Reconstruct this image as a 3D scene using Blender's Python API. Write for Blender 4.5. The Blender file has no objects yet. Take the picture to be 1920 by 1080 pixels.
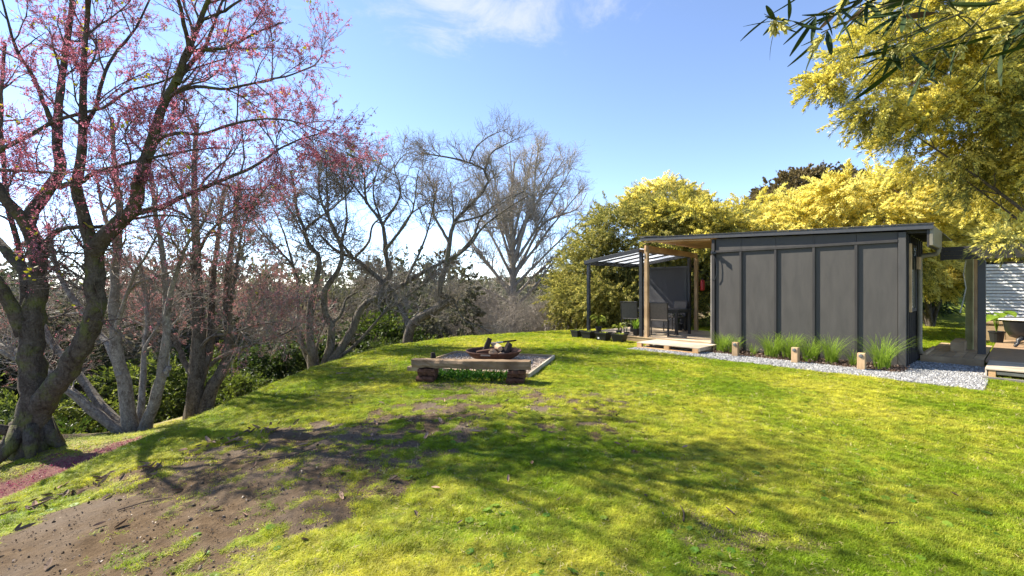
import bpy, bmesh, math, random
import numpy as np
from mathutils import Vector, Matrix

S = bpy.context.scene
COL = S.collection
R = math.radians
PI = math.pi

# ------------------------------------------------------------------ camera, sky, sun, exposure
cam = bpy.data.cameras.new('camera')
cam_o = bpy.data.objects.new('camera', cam)
COL.objects.link(cam_o)
cam_o.location = (0, 0, 1.5)
cam_o.rotation_euler = (R(90), 0, 0)
cam.lens = 16
cam.sensor_width = 36
cam.clip_start = 0.05
cam.clip_end = 3000
S.camera = cam_o

SUN_EL = R(42.5)
SUN_AZ = R(-66)          # clockwise from +Y (straight ahead); negative = to the left
sun_dir = Vector((math.sin(SUN_AZ) * math.cos(SUN_EL), math.cos(SUN_AZ) * math.cos(SUN_EL), math.sin(SUN_EL)))
sun = bpy.data.lights.new('sun', 'SUN')
sun.energy = 4.1
sun.angle = R(0.5)
sun.color = (1.0, 0.93, 0.80)
sun_o = bpy.data.objects.new('sun', sun)
COL.objects.link(sun_o)
sun_o.location = sun_dir * 60
sun_o.rotation_euler = (-sun_dir).to_track_quat('-Z', 'Y').to_euler()

W = bpy.data.worlds.new('World')
S.world = W
W.use_nodes = True
nt = W.node_tree
nt.nodes.clear()
def wn(t, **k):
    n = nt.nodes.new(t)
    for a, b in k.items():
        setattr(n, a, b)
    return n
sky = wn('ShaderNodeTexSky', sky_type='NISHITA', sun_disc=False)
sky.sun_elevation = SUN_EL
sky.sun_rotation = SUN_AZ
sky.altitude = 0
sky.air_density = 0.62
sky.dust_density = 0.0
sky.ozone_density = 9.0
bg = wn('ShaderNodeBackground')
bg.inputs['Strength'].default_value = 0.15
hue = wn('ShaderNodeMix', data_type='RGBA', blend_type='MULTIPLY'); hue.inputs[0].default_value = 1.0; hue.inputs[7].default_value = (1.36, 0.97, 0.74, 1)
nt.links.new(sky.outputs[0], hue.inputs[6])
nt.links.new(hue.outputs[2], bg.inputs['Color'])
# thin fair-weather cloud: a layer seen along direction / height
tc = wn('ShaderNodeTexCoord')
sep = wn('ShaderNodeSeparateXYZ')
nt.links.new(tc.outputs['Generated'], sep.inputs[0])
mx = wn('ShaderNodeMath', operation='MAXIMUM'); mx.inputs[1].default_value = 0.05
nt.links.new(sep.outputs['Z'], mx.inputs[0])
dx = wn('ShaderNodeMath', operation='DIVIDE'); nt.links.new(sep.outputs['X'], dx.inputs[0]); nt.links.new(mx.outputs[0], dx.inputs[1])
dy = wn('ShaderNodeMath', operation='DIVIDE'); nt.links.new(sep.outputs['Y'], dy.inputs[0]); nt.links.new(mx.outputs[0], dy.inputs[1])
cmb = wn('ShaderNodeCombineXYZ'); nt.links.new(dx.outputs[0], cmb.inputs[0]); nt.links.new(dy.outputs[0], cmb.inputs[1])
nz = wn('ShaderNodeTexNoise'); nz.inputs['Scale'].default_value = 2.7; nz.inputs['Detail'].default_value = 7; nz.inputs['Roughness'].default_value = 0.68
nz.inputs['Distortion'].default_value = 0.5
nt.links.new(cmb.outputs[0], nz.inputs['Vector'])
dist = wn('ShaderNodeVectorMath', operation='SUBTRACT')
nt.links.new(cmb.outputs[0], dist.inputs[0]); dist.inputs[1].default_value = (-0.10, 1.62, 0)
scl = wn('ShaderNodeVectorMath', operation='MULTIPLY'); nt.links.new(dist.outputs[0], scl.inputs[0]); scl.inputs[1].default_value = (.85, 1.45, 0)
ln = wn('ShaderNodeVectorMath', operation='LENGTH'); nt.links.new(scl.outputs[0], ln.inputs[0])
fall = wn('ShaderNodeMapRange'); nt.links.new(ln.outputs['Value'], fall.inputs[0])
fall.inputs[1].default_value = 0.0; fall.inputs[2].default_value = 1.0; fall.inputs[3].default_value = 0.20; fall.inputs[4].default_value = -0.34
ad = wn('ShaderNodeMath', operation='ADD'); nt.links.new(nz.outputs[0], ad.inputs[0]); nt.links.new(fall.outputs[0], ad.inputs[1])
mk = wn('ShaderNodeMapRange', interpolation_type='SMOOTHSTEP'); nt.links.new(ad.outputs[0], mk.inputs[0])
mk.inputs[1].default_value = 0.42; mk.inputs[2].default_value = 0.80; mk.inputs[3].default_value = 0.0; mk.inputs[4].default_value = 0.7
bgc = wn('ShaderNodeBackground'); bgc.inputs['Color'].default_value = (0.93, 0.96, 1.0, 1); bgc.inputs['Strength'].default_value = 0.31
mixw = wn('ShaderNodeMixShader')
nt.links.new(mk.outputs[0], mixw.inputs[0]); nt.links.new(bg.outputs[0], mixw.inputs[1]); nt.links.new(bgc.outputs[0], mixw.inputs[2])
wo = wn('ShaderNodeOutputWorld')
nt.links.new(mixw.outputs[0], wo.inputs[0])

S.view_settings.view_transform = 'Standard'
S.view_settings.look = 'None'
S.view_settings.gamma = 1
S.view_settings.use_curve_mapping = False
S.view_settings.exposure = 1.80
S.cycles.max_bounces = 8
S.cycles.transparent_max_bounces = 12
S.cycles.use_denoising = True
S.cycles.use_adaptive_sampling = False
S.cycles.sample_clamp_indirect = 4.0

# ------------------------------------------------------------------ helpers
def rng(seed):
    return np.random.default_rng(seed)

def _hash(ix, iy, seed):
    h = (ix.astype(np.int64) * 374761393 + iy.astype(np.int64) * 668265263 + seed * 974711) & 0x7fffffff
    h = ((h ^ (h >> 13)) * 1274126177) & 0x7fffffff
    return ((h ^ (h >> 16)) & 0xffff) / 65535.0

def vnoise(x, y, seed=0):
    x = np.asarray(x, float); y = np.asarray(y, float)
    ix = np.floor(x); iy = np.floor(y)
    fx = x - ix; fy = y - iy
    fx = fx * fx * (3 - 2 * fx); fy = fy * fy * (3 - 2 * fy)
    a = _hash(ix, iy, seed); b = _hash(ix + 1, iy, seed); c = _hash(ix, iy + 1, seed); d = _hash(ix + 1, iy + 1, seed)
    return (a * (1 - fx) + b * fx) * (1 - fy) + (c * (1 - fx) + d * fx) * fy

def fbm(x, y, seed=0, oct=4):
    s = 0; a = .5; f = 1.0
    for i in range(oct):
        s = s + a * vnoise(np.asarray(x) * f + 17.3 * i, np.asarray(y) * f - 9.1 * i, seed + i)
        a *= .5; f *= 2.03
    return s / (1 - .5 ** oct)

def sstep(a, b, x):
    t = np.clip((x - a) / (b - a), 0, 1)
    return t * t * (3 - 2 * t)

def seg_dist(px, py, poly, closed=False):
    """unsigned distance to a polyline"""
    d = np.full(np.shape(px), 1e9)
    n = len(poly)
    for i in range(n if closed else n - 1):
        ax, ay = poly[i]; bx, by = poly[(i + 1) % n]
        vx, vy = bx - ax, by - ay
        t = np.clip(((px - ax) * vx + (py - ay) * vy) / (vx * vx + vy * vy), 0, 1)
        d = np.minimum(d, np.hypot(px - ax - t * vx, py - ay - t * vy))
    return d

def inside(px, py, poly):
    r = np.zeros(np.shape(px), bool)
    n = len(poly); j = n - 1
    for i in range(n):
        xi, yi = poly[i]; xj, yj = poly[j]
        c = ((yi > py) != (yj > py)) & (px < (xj - xi) * (py - yi) / (yj - yi + 1e-12) + xi)
        r ^= c
        j = i
    return r

def sdist(px, py, poly):
    d = seg_dist(px, py, poly, True)
    return np.where(inside(px, py, poly), -d, d)

def prop(o, label=None, cat=None, group=None, kind=None):
    if label: o['label'] = label
    if cat: o['category'] = cat
    if group: o['group'] = group
    if kind: o['kind'] = kind
    return o

def link(name, me, mats, parent=None, smooth=False):
    if mats is not None:
        for m in (mats if isinstance(mats, (list, tuple)) else [mats]):
            me.materials.append(m)
    if smooth:
        me.polygons.foreach_set('use_smooth', np.ones(len(me.polygons), bool))
    o = bpy.data.objects.new(name, me)
    COL.objects.link(o)
    if parent is not None:
        o.parent = parent
    return o

def mesh_np(name, V, faces, matidx=None):
    """faces: (m,k) array of equal-size faces"""
    V = np.asarray(V, np.float32); F = np.asarray(faces, np.int32)
    me = bpy.data.meshes.new(name)
    me.vertices.add(len(V)); me.vertices.foreach_set('co', V.ravel())
    m, k = F.shape
    me.loops.add(m * k); me.loops.foreach_set('vertex_index', F.ravel())
    me.polygons.add(m)
    me.polygons.foreach_set('loop_start', np.arange(0, m * k, k, dtype=np.int32))
    if matidx is not None:
        me.polygons.foreach_set('material_index', np.asarray(matidx, np.int32))
    me.update(calc_edges=True)
    return me

def thing(name, label, cat, loc=(0, 0, 0), rz=0.0, group=None):
    o = bpy.data.objects.new(name, None)
    o.empty_display_size = 0.1
    COL.objects.link(o)
    o.location = loc
    o.rotation_euler = (0, 0, rz)
    return prop(o, label, cat, group)

class MB:
    """collects polygons for ONE mesh object"""
    def __init__(s):
        s.v = []; s.f = []
    def add(s, v, f):
        b = len(s.v)
        s.v += [tuple(p) for p in v]
        s.f += [tuple(i + b for i in q) for q in f]
        return s
    def box(s, c, d, rz=0.0, M=None):
        x, y, z = d[0] / 2, d[1] / 2, d[2] / 2
        vs = [Vector((sx * x, sy * y, sz * z)) for sx in (-1, 1) for sy in (-1, 1) for sz in (-1, 1)]
        if rz:
            m = Matrix.Rotation(rz, 3, 'Z'); vs = [m @ v for v in vs]
        if M is not None:
            vs = [M @ v for v in vs]
        vs = [v + Vector(c) for v in vs]
        return s.add(vs, [(0, 1, 3, 2), (4, 6, 7, 5), (0, 4, 5, 1), (2, 3, 7, 6), (0, 2, 6, 4), (1, 5, 7, 3)])
    def span(s, x0, x1, y0, y1, z0, z1):
        return s.box(((x0 + x1) / 2, (y0 + y1) / 2, (z0 + z1) / 2), (x1 - x0, y1 - y0, z1 - z0))
    def beam(s, p0, p1, w, h):
        """box from p0 to p1; w horizontal, h in the upright plane"""
        p0 = Vector(p0); p1 = Vector(p1); d = (p1 - p0); L = d.length; d.normalize()
        up = Vector((0, 0, 1)) if abs(d.z) < .95 else Vector((0, 1, 0))
        sx = d.cross(up).normalized(); u = sx.cross(d)
        vs = [p + sx * a * w / 2 + u * b * h / 2 for p in (p0, p1) for a in (-1, 1) for b in (-1, 1)]
        return s.add(vs, [(0, 1, 3, 2), (4, 6, 7, 5), (0, 4, 5, 1), (2, 3, 7, 6), (0, 2, 6, 4), (1, 5, 7, 3)])
    def tube(s, pts, rad, k=8, cap=True):
        pts = [Vector(p) for p in pts]; n = len(pts)
        rad = [rad] * n if not hasattr(rad, '__len__') else rad
        ref = None; rings = []
        for i in range(n):
            t = (pts[min(i + 1, n - 1)] - pts[max(i - 1, 0)]).normalized()
            if ref is None:
                ref = t.orthogonal().normalized()
            ref = (ref - t * ref.dot(t)).normalized()
            b = t.cross(ref)
            rings += [pts[i] + (ref * math.cos(2 * PI * j / k) + b * math.sin(2 * PI * j / k)) * rad[i] for j in range(k)]
        f = [(i * k + j, i * k + (j + 1) % k, (i + 1) * k + (j + 1) % k, (i + 1) * k + j) for i in range(n - 1) for j in range(k)]
        if cap:
            f += [tuple(reversed(range(k))), tuple((n - 1) * k + j for j in range(k))]
        return s.add(rings, f)
    def lathe(s, prof, c=(0, 0, 0), k=24, sx=1.0, sy=1.0):
        """prof: (radius, z) rings"""
        c = Vector(c); n = len(prof)
        v = [c + Vector((r * math.cos(2 * PI * j / k) * sx, r * math.sin(2 * PI * j / k) * sy, z)) for r, z in prof for j in range(k)]
        f = [(i * k + j, i * k + (j + 1) % k, (i + 1) * k + (j + 1) % k, (i + 1) * k + j) for i in range(n - 1) for j in range(k)]
        return s.add(v, f)
    def build(s, name, mat, parent=None, bevel=0.0, smooth=False, loc=None):
        me = bpy.data.meshes.new(name)
        me.from_pydata(s.v, [], s.f)
        me.update()
        if bevel:
            bm = bmesh.new(); bm.from_mesh(me)
            es = [e for e in bm.edges if len(e.link_faces) == 2 and e.calc_face_angle(0) > .6]
            bmesh.ops.bevel(bm, geom=es, offset=bevel, segments=1, affect='EDGES', profile=.5)
            bm.to_mesh(me); bm.free()
        o = link(name, me, mat, parent, smooth)
        if loc is not None:
            o.location = loc
        return o

# ---- node group that instances the proto pieces stored in the same mesh on its loose points
def scatter_group():
    g = bpy.data.node_groups.new('scatter', 'GeometryNodeTree')
    g.interface.new_socket('Geometry', in_out='INPUT', socket_type='NodeSocketGeometry')
    g.interface.new_socket('Geometry', in_out='OUTPUT', socket_type='NodeSocketGeometry')
    N = g.nodes.new; Lk = g.links.new
    gi = N('NodeGroupInput'); go = N('NodeGroupOutput')
    def attr(nm, t):
        n = N('GeometryNodeInputNamedAttribute'); n.data_type = t; n.inputs['Name'].default_value = nm
        return n.outputs['Attribute']
    sp = N('GeometryNodeSeparateGeometry'); sp.domain = 'POINT'
    Lk(gi.outputs[0], sp.inputs['Geometry']); Lk(attr('proto', 'BOOLEAN'), sp.inputs['Selection'])
    si = N('GeometryNodeSplitToInstances'); si.domain = 'POINT'
    Lk(sp.outputs['Selection'], si.inputs['Geometry']); Lk(attr('variant', 'INT'), si.inputs['Group ID'])
    ip = N('GeometryNodeInstanceOnPoints')
    Lk(sp.outputs['Inverted'], ip.inputs['Points'])
    Lk(si.outputs['Instances'], ip.inputs['Instance'])
    ip.inputs['Pick Instance'].default_value = True
    Lk(attr('variant', 'INT'), ip.inputs['Instance Index'])
    er = N('FunctionNodeEulerToRotation'); Lk(attr('rot', 'FLOAT_VECTOR'), er.inputs[0]); Lk(er.outputs[0], ip.inputs['Rotation'])
    Lk(attr('scl', 'FLOAT_VECTOR'), ip.inputs['Scale'])
    Lk(ip.outputs[0], go.inputs[0])
    return g
SCATTER = scatter_group()

def scatter(name, P, rot, scl, tint, protos, mats, parent=None, kind='stuff', seed=1, pick=None):
    """protos: list of (verts, faces, matidx); one object whose modifier puts a proto on each point"""
    P = np.asarray(P, np.float32); n = len(P)
    r = rng(seed)
    scl = np.asarray(scl, np.float32)
    if scl.ndim == 1:
        scl = np.repeat(scl[:, None], 3, 1)
    V = [P]; faces = []; mi = []; var = [r.integers(0, len(protos), n) if pick is None else pick]
    b = n
    for k, (pv, pf, pm) in enumerate(protos):
        pv = np.asarray(pv, np.float32)
        V.append(pv); var.append(np.full(len(pv), k))
        faces += [tuple(i + b for i in f) for f in pf]
        mi += list(pm) if pm is not None else [0] * len(pf)
        b += len(pv)
    V = np.concatenate(V); m = len(V) - n
    me = bpy.data.meshes.new(name)
    me.from_pydata(V.tolist(), [], faces)
    me.polygons.foreach_set('material_index', np.asarray(mi, np.int32))
    def A(nm, t, arr, key='value'):
        a = me.attributes.new(nm, t, 'POINT'); a.data.foreach_set(key, np.ascontiguousarray(arr).ravel())
    A('proto', 'BOOLEAN', np.r_[np.zeros(n, bool), np.ones(m, bool)])
    A('variant', 'INT', np.concatenate(var).astype(np.int32))
    A('rot', 'FLOAT_VECTOR', np.r_[np.asarray(rot, np.float32), np.zeros((m, 3), np.float32)], 'vector')
    A('scl', 'FLOAT_VECTOR', np.r_[scl, np.ones((m, 3), np.float32)], 'vector')
    A('tint', 'FLOAT', np.r_[np.asarray(tint, np.float32), np.zeros(m, np.float32)])
    me.update()
    o = link(name, me, mats, parent)
    md = o.modifiers.new('scatter', 'NODES'); md.node_group = SCATTER
    if kind: o['kind'] = kind
    return o

# ------------------------------------------------------------------ materials
class Mat:
    def __init__(s, name, rough=.7, spec=.3):
        s.m = bpy.data.materials.new(name); s.m.use_nodes = True
        s.t = s.m.node_tree; s.b = s.t.nodes['Principled BSDF']; s.out = s.t.nodes['Material Output']
        s.b.inputs['Roughness'].default_value = rough
        s.b.inputs['Specular IOR Level'].default_value = spec
    def n(s, t, **k):
        n = s.t.nodes.new(t)
        for a, b in k.items():
            setattr(n, a, b)
        return n
    def l(s, a, b):
        s.t.links.new(a, b)
    def coord(s, kind='Object', scale=(1, 1, 1)):
        tc = s.n('ShaderNodeTexCoord'); mp = s.n('ShaderNodeMapping')
        mp.inputs['Scale'].default_value = scale
        s.l(tc.outputs[kind], mp.inputs[0])
        return mp.outputs[0]
    def world(s, scale=(1, 1, 1)):
        g = s.n('ShaderNodeNewGeometry'); mp = s.n('ShaderNodeMapping'); mp.inputs['Scale'].default_value = scale
        s.l(g.outputs['Position'], mp.inputs[0])
        return mp.outputs[0]
    def noise(s, vec, scale, detail=4, rough=.6, dist=0.0):
        n = s.n('ShaderNodeTexNoise'); n.inputs['Scale'].default_value = scale; n.inputs['Detail'].default_value = detail
        n.inputs['Roughness'].default_value = rough; n.inputs['Distortion'].default_value = dist
        s.l(vec, n.inputs['Vector'])
        return n.outputs[0]
    def ramp(s, fac, stops):
        n = s.n('ShaderNodeValToRGB'); e = n.color_ramp.elements
        while len(e) < len(stops): e.new(.5)
        for i, (p, c) in enumerate(stops):
            e[i].position = p; e[i].color = (*c, 1) if len(c) == 3 else c
        s.l(fac, n.inputs[0])
        return n.outputs[0]
    def mix(s, fac, a, b, mode='MIX'):
        n = s.n('ShaderNodeMix', data_type='RGBA', blend_type=mode)
        for sock, v in ((n.inputs[0], fac), (n.inputs[6], a), (n.inputs[7], b)):
            if isinstance(v, (int, float)): sock.default_value = v
            elif isinstance(v, tuple): sock.default_value = (*v, 1)
            else: s.l(v, sock)
        return n.outputs[2]
    def math(s, op, a, b=None, clamp=False):
        n = s.n('ShaderNodeMath', operation=op, use_clamp=clamp)
        for sock, v in ((n.inputs[0], a), (n.inputs[1], b)):
            if v is None: continue
            if isinstance(v, (int, float)): sock.default_value = v
            else: s.l(v, sock)
        return n.outputs[0]
    def rng(s, v, a, b, c=0.0, d=1.0):
        n = s.n('ShaderNodeMapRange'); s.l(v, n.inputs[0])
        for i, x in zip((1, 2, 3, 4), (a, b, c, d)): n.inputs[i].default_value = x
        return n.outputs[0]
    def attr(s, nm, kind='GEOMETRY'):
        n = s.n('ShaderNodeAttribute', attribute_name=nm, attribute_type=kind)
        return n.outputs['Fac']
    def color(s, c):
        if isinstance(c, tuple): s.b.inputs['Base Color'].default_value = (*c, 1)
        else: s.l(c, s.b.inputs['Base Color'])
        return s
    def bump(s, h, strength=.3, dist=.01):
        n = s.n('ShaderNodeBump'); n.inputs['Strength'].default_value = strength; n.inputs['Distance'].default_value = dist
        s.l(h, n.inputs['Height']); s.l(n.outputs[0], s.b.inputs['Normal'])
        return s

def wood(name, c1, c2, axis=0, rough=.75, scale=1.0, dirt=None):
    m = Mat(name, rough, .25)
    sc = [28 * scale] * 3; sc[axis] = 1.6 * scale
    v = m.coord('Object', tuple(sc))
    oi = m.n('ShaderNodeObjectInfo')
    add = m.n('ShaderNodeVectorMath', operation='ADD'); m.l(v, add.inputs[0])
    mul = m.math('MULTIPLY', oi.outputs['Random'], 60.0)
    m.l(mul, add.inputs[1])
    n1 = m.noise(add.outputs[0], 1.0, 5, .65, .6)
    c = m.ramp(n1, [(.3, c1), (.7, c2)])
    n2 = m.noise(m.coord('Object', (1, 1, 1)), 2.3, 3)
    c = m.mix(m.rng(n2, .3, .75), c, tuple(x * .62 for x in c1), 'MIX') if dirt is None else m.mix(m.rng(n2, .35, .7), c, dirt)
    hsv = m.n('ShaderNodeHueSaturation'); m.l(c, hsv.inputs['Color'])
    m.l(m.rng(oi.outputs['Random'], 0, 1, .82, 1.15), hsv.inputs['Value'])
    m.color(hsv.outputs[0]).bump(n1, .35, .004)
    return m.m

def paint(name, c, rough=.5, var=.35, streak=True, spec=.3):
    m = Mat(name, rough, spec)
    v = m.coord('Object', (3, 3, .7) if streak else (2, 2, 2))
    n1 = m.noise(v, 2.2, 6, .65, .4)
    n2 = m.noise(m.coord('Object', (1, 1, 1)), 55, 3)
    cc = m.ramp(n1, [(.3, tuple(x * (1 - var) for x in c)), (.7, tuple(x * (1 + var) for x in c))])
    m.color(cc)
    m.l(m.rng(n1, .3, .7, rough - .1, rough + .12), m.b.inputs['Roughness'])
    m.bump(n2, .12, .002)
    return m.m

def plain(name, c, rough=.6, spec=.3, metal=0.0):
    m = Mat(name, rough, spec); m.b.inputs['Metallic'].default_value = metal
    v = m.coord('Object', (1, 1, 1)); n1 = m.noise(v, 18, 4)
    m.color(m.ramp(n1, [(.25, tuple(x * .8 for x in c)), (.75, tuple(min(1, x * 1.15) for x in c))]))
    return m.m

def leafmat(name, ca, cb, transl=.4, rough=.5, vary=.25, tcol=1.35, spec=.25):
    """colour runs from ca to cb with the piece's own tint; light also passes through"""
    m = Mat(name, rough, spec)
    t = m.attr('tint', 'INSTANCER')
    c = m.mix(t, ca, cb)
    n1 = m.noise(m.world((1, 1, 1)), 9, 2)
    hsv = m.n('ShaderNodeHueSaturation'); m.l(c, hsv.inputs['Color'])
    m.l(m.rng(n1, .3, .7, 1 - vary, 1 + vary), hsv.inputs['Value'])
    m.color(hsv.outputs[0])
    tr = m.n('ShaderNodeBsdfTranslucent')
    h2 = m.n('ShaderNodeHueSaturation'); m.l(hsv.outputs[0], h2.inputs['Color']); h2.inputs['Value'].default_value = tcol; h2.inputs['Saturation'].default_value = 1.1
    m.l(h2.outputs[0], tr.inputs['Color'])
    mx = m.n('ShaderNodeMixShader'); mx.inputs[0].default_value = transl
    m.l(m.b.outputs[0], mx.inputs[1]); m.l(tr.outputs[0], mx.inputs[2]); m.l(mx.outputs[0], m.out.inputs['Surface'])
    return m.m

def barkmat(name, dark, pale, amount=.5, moss=None, scale=1.0):
    m = Mat(name, .9, .1)
    v = m.world((1, 1, .55))
    n1 = m.noise(v, 9 * scale, 6, .68, .8)
    n2 = m.noise(m.world((1, 1, 1)), 34 * scale, 4, .6)
    c = m.ramp(n1, [(.5 - .22 * amount, pale), (.62 - .1 * amount, tuple((a + b) / 2 for a, b in zip(dark, pale))), (.74 - .1 * amount, dark)])
    c = m.mix(m.rng(n2, .35, .75, 0, .55), c, tuple(x * .55 for x in dark))
    if moss:
        n3 = m.noise(m.world((1, 1, .8)), 3.5, 5, .6)
        c = m.mix(m.rng(n3, .52, .68, 0, .8), c, moss)
    n5 = m.noise(m.world((1, 1, .9)), 24 * scale, 5, .7, .4)
    c = m.mix(m.rng(n5, .56, .66, 0, .75), c, tuple(min(1, x * 1.25) for x in pale))
    n6 = m.noise(m.world((1, 1, .25)), 46 * scale, 4, .7)
    c = m.mix(m.rng(n6, .55, .68, 0, .7), c, tuple(x * .45 for x in dark))
    # lenticel bands of cherry bark
    n4 = m.noise(m.world((7, 7, 60)), 1.0, 2)
    m.color(c)
    h = m.math('ADD', m.math('ADD', n1, m.math('MULTIPLY', n6, .5)), m.math('MULTIPLY', n4, .35))
    m.bump(h, .9, .03)
    return m.m

# ------------------------------------------------------------------ ground
CAB = Vector((7.28, 8.42, 0)); CROT = math.atan2(-.75, .6614)
CX = np.array([.6614, -.75]); CY = np.array([.75, .6614])
def CL(x, y, z=0.0):
    """garden cabin frame (x along the front wall, y into the cabin) -> world"""
    return (CAB.x + CX[0] * x + CY[0] * y, CAB.y + CX[1] * x + CY[1] * y, z)

EDGE = [(-5.6, -40), (-5.2, -6), (-5.0, 0), (-4.7, 4.3), (-4.2, 6.2), (-3.85, 9.1), (-2.95, 12), (-1.8, 13.9), (.7, 15.3), (3.2, 16.6), (7, 20), (14, 26), (40, 60), (90, 200)]
EDGE_POLY = EDGE + [(400, 200), (400, -40)]

def ground_raw(x, y):
    s = np.maximum(sdist(x, y, EDGE_POLY), 0)
    r = np.hypot(x, y)
    zp = -.085 * np.maximum(-x - 1, 0) ** 1.4 * np.clip((9.5 - y) / 6, .15, 1)
    zp = np.maximum(zp, -.6 - 0.02 * r)
    wl = sstep(11.5, 8, y) * sstep(20, 8, s)
    left = -(.6 * (1 - np.exp(-s / .8)) + .05 * np.minimum(s, 4))
    back = -.19 * np.minimum(s, 6) - .5 * sstep(0, 2.5, s)
    near = left * wl + back * (1 - wl)
    far = -.20 * np.maximum(s - 3.6, 0)
    z = zp + near + np.maximum(far, -6.5)
    # far hills close the valley
    hill = sstep(45, 260, r) * (8 + 7 * fbm(x * .008, y * .008, 5, 3)) 
    z = z + hill * sstep(6, 40, s)
    z = z + .05 * (fbm(x * .6, y * .6, 11, 3) - .5) * np.exp(-((x - 7) ** 2 + (y - 9) ** 2) / 900) * sstep(0, 1, np.hypot(np.maximum(np.abs(x - 6.2) - 5.5, 0), np.maximum(np.abs(y - 11) - 5, 0)))
    # rising bank at the back of the garden on the right
    z = z + 1.6 * sstep(17.5, 26, y) * sstep(9, 14, x)
    return z

CTRL = [(-7.07, 6.7, -.90), (-7.0, 8.4, -1.18), (-6.73, 9.6, -1.26), (-5.1, 11.9, -.60), (-3.92, 17, -.66), (.06, 25, -1.43), (-6.0, 6.2, -.86), (-8.2, 8.6, -1.25), (-8.8, 7.2, -1.1)]
_cx = np.array([c[0] for c in CTRL]); _cy = np.array([c[1] for c in CTRL]); _cz = np.array([c[2] for c in CTRL])
_K = np.exp(-((_cx[:, None] - _cx) ** 2 + (_cy[:, None] - _cy) ** 2) / (2 * .9 ** 2))
_w = np.linalg.solve(_K + 1e-3 * np.eye(len(CTRL)), _cz - ground_raw(_cx, _cy))
def ground_z(x, y):
    x = np.asarray(x, float); y = np.asarray(y, float)
    z = ground_raw(x, y)
    for a, b, w in zip(_cx, _cy, _w):
        z = z + w * np.exp(-((x - a) ** 2 + (y - b) ** 2) / (2 * .9 ** 2))
    # ruts and crumbs near the dirt
    n = fbm(x * 2.3, y * 2.3, 23, 4) - .5
    z = z + (n * .06 + (fbm(x * 9, y * 9, 29, 3) - .5) * .035) * sstep(1.2, -.2, sdist(x, y, DIRT))
    b = np.exp(-(seg_dist(x, y, LITTER) / .35) ** 2)
    z = z + b * .06 * (fbm(x * 5, y * 5, 31, 3) - .3)
    return z
def gz(x, y):
    return float(ground_z(np.array([x]), np.array([y]))[0])

DIRT = [(-4.3, 3.0), (-4.25, 3.9), (-3.75, 4.5), (-2.6, 5.5), (-1.5, 5.9), (-.3, 6.5), (1.2, 6.7), (1.75, 5.7), (1.2, 4.35), (-.2, 4.3), (-.75, 3.7), (-.85, 3.1), (-1.35, 2.75), (-1.5, 2.2), (-1.8, .5), (-4.6, .5)]
DIRT2 = [(.95, 2.9), (1.35, 3.05), (1.75, 2.85), (1.7, 2.55), (1.3, 2.45)]
BENCHDIRT = [(-1.4, 7.15), (-.2, 7.3), (.9, 6.9), (.7, 6.4), (-.6, 6.6), (-1.3, 6.8)]
LITTER = [(-4.3, 3.4), (-4.0, 4.05), (-3.3, 4.75), (-2.7, 5.35)]
PETALS = [(-4.9, 3.6), (-4.75, 4.9), (-4.9, 6.2), (-5.6, 7.3), (-6.4, 6.6), (-7.4, 5.4), (-9.5, 4.2), (-9, 2.5)]
GRAVEL = [CL(-5.0, -1.55)[:2], CL(1.08, -1.48)[:2], CL(1.06, 1.3)[:2], CL(-.02, 1.3)[:2], CL(-.02, -.62)[:2], CL(-3.45, -.62)[:2], CL(-3.45, -.02)[:2], CL(-5.0, -.02)[:2]]
BED = [CL(-3.47, -.62)[:2], CL(0.05, -.62)[:2], CL(.05, .05)[:2], CL(-3.47, .05)[:2]]
PIT = [(.27, 7.60), (.868, 9.62), (-1.25, 10.22), (-1.85, 8.2)]

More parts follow.
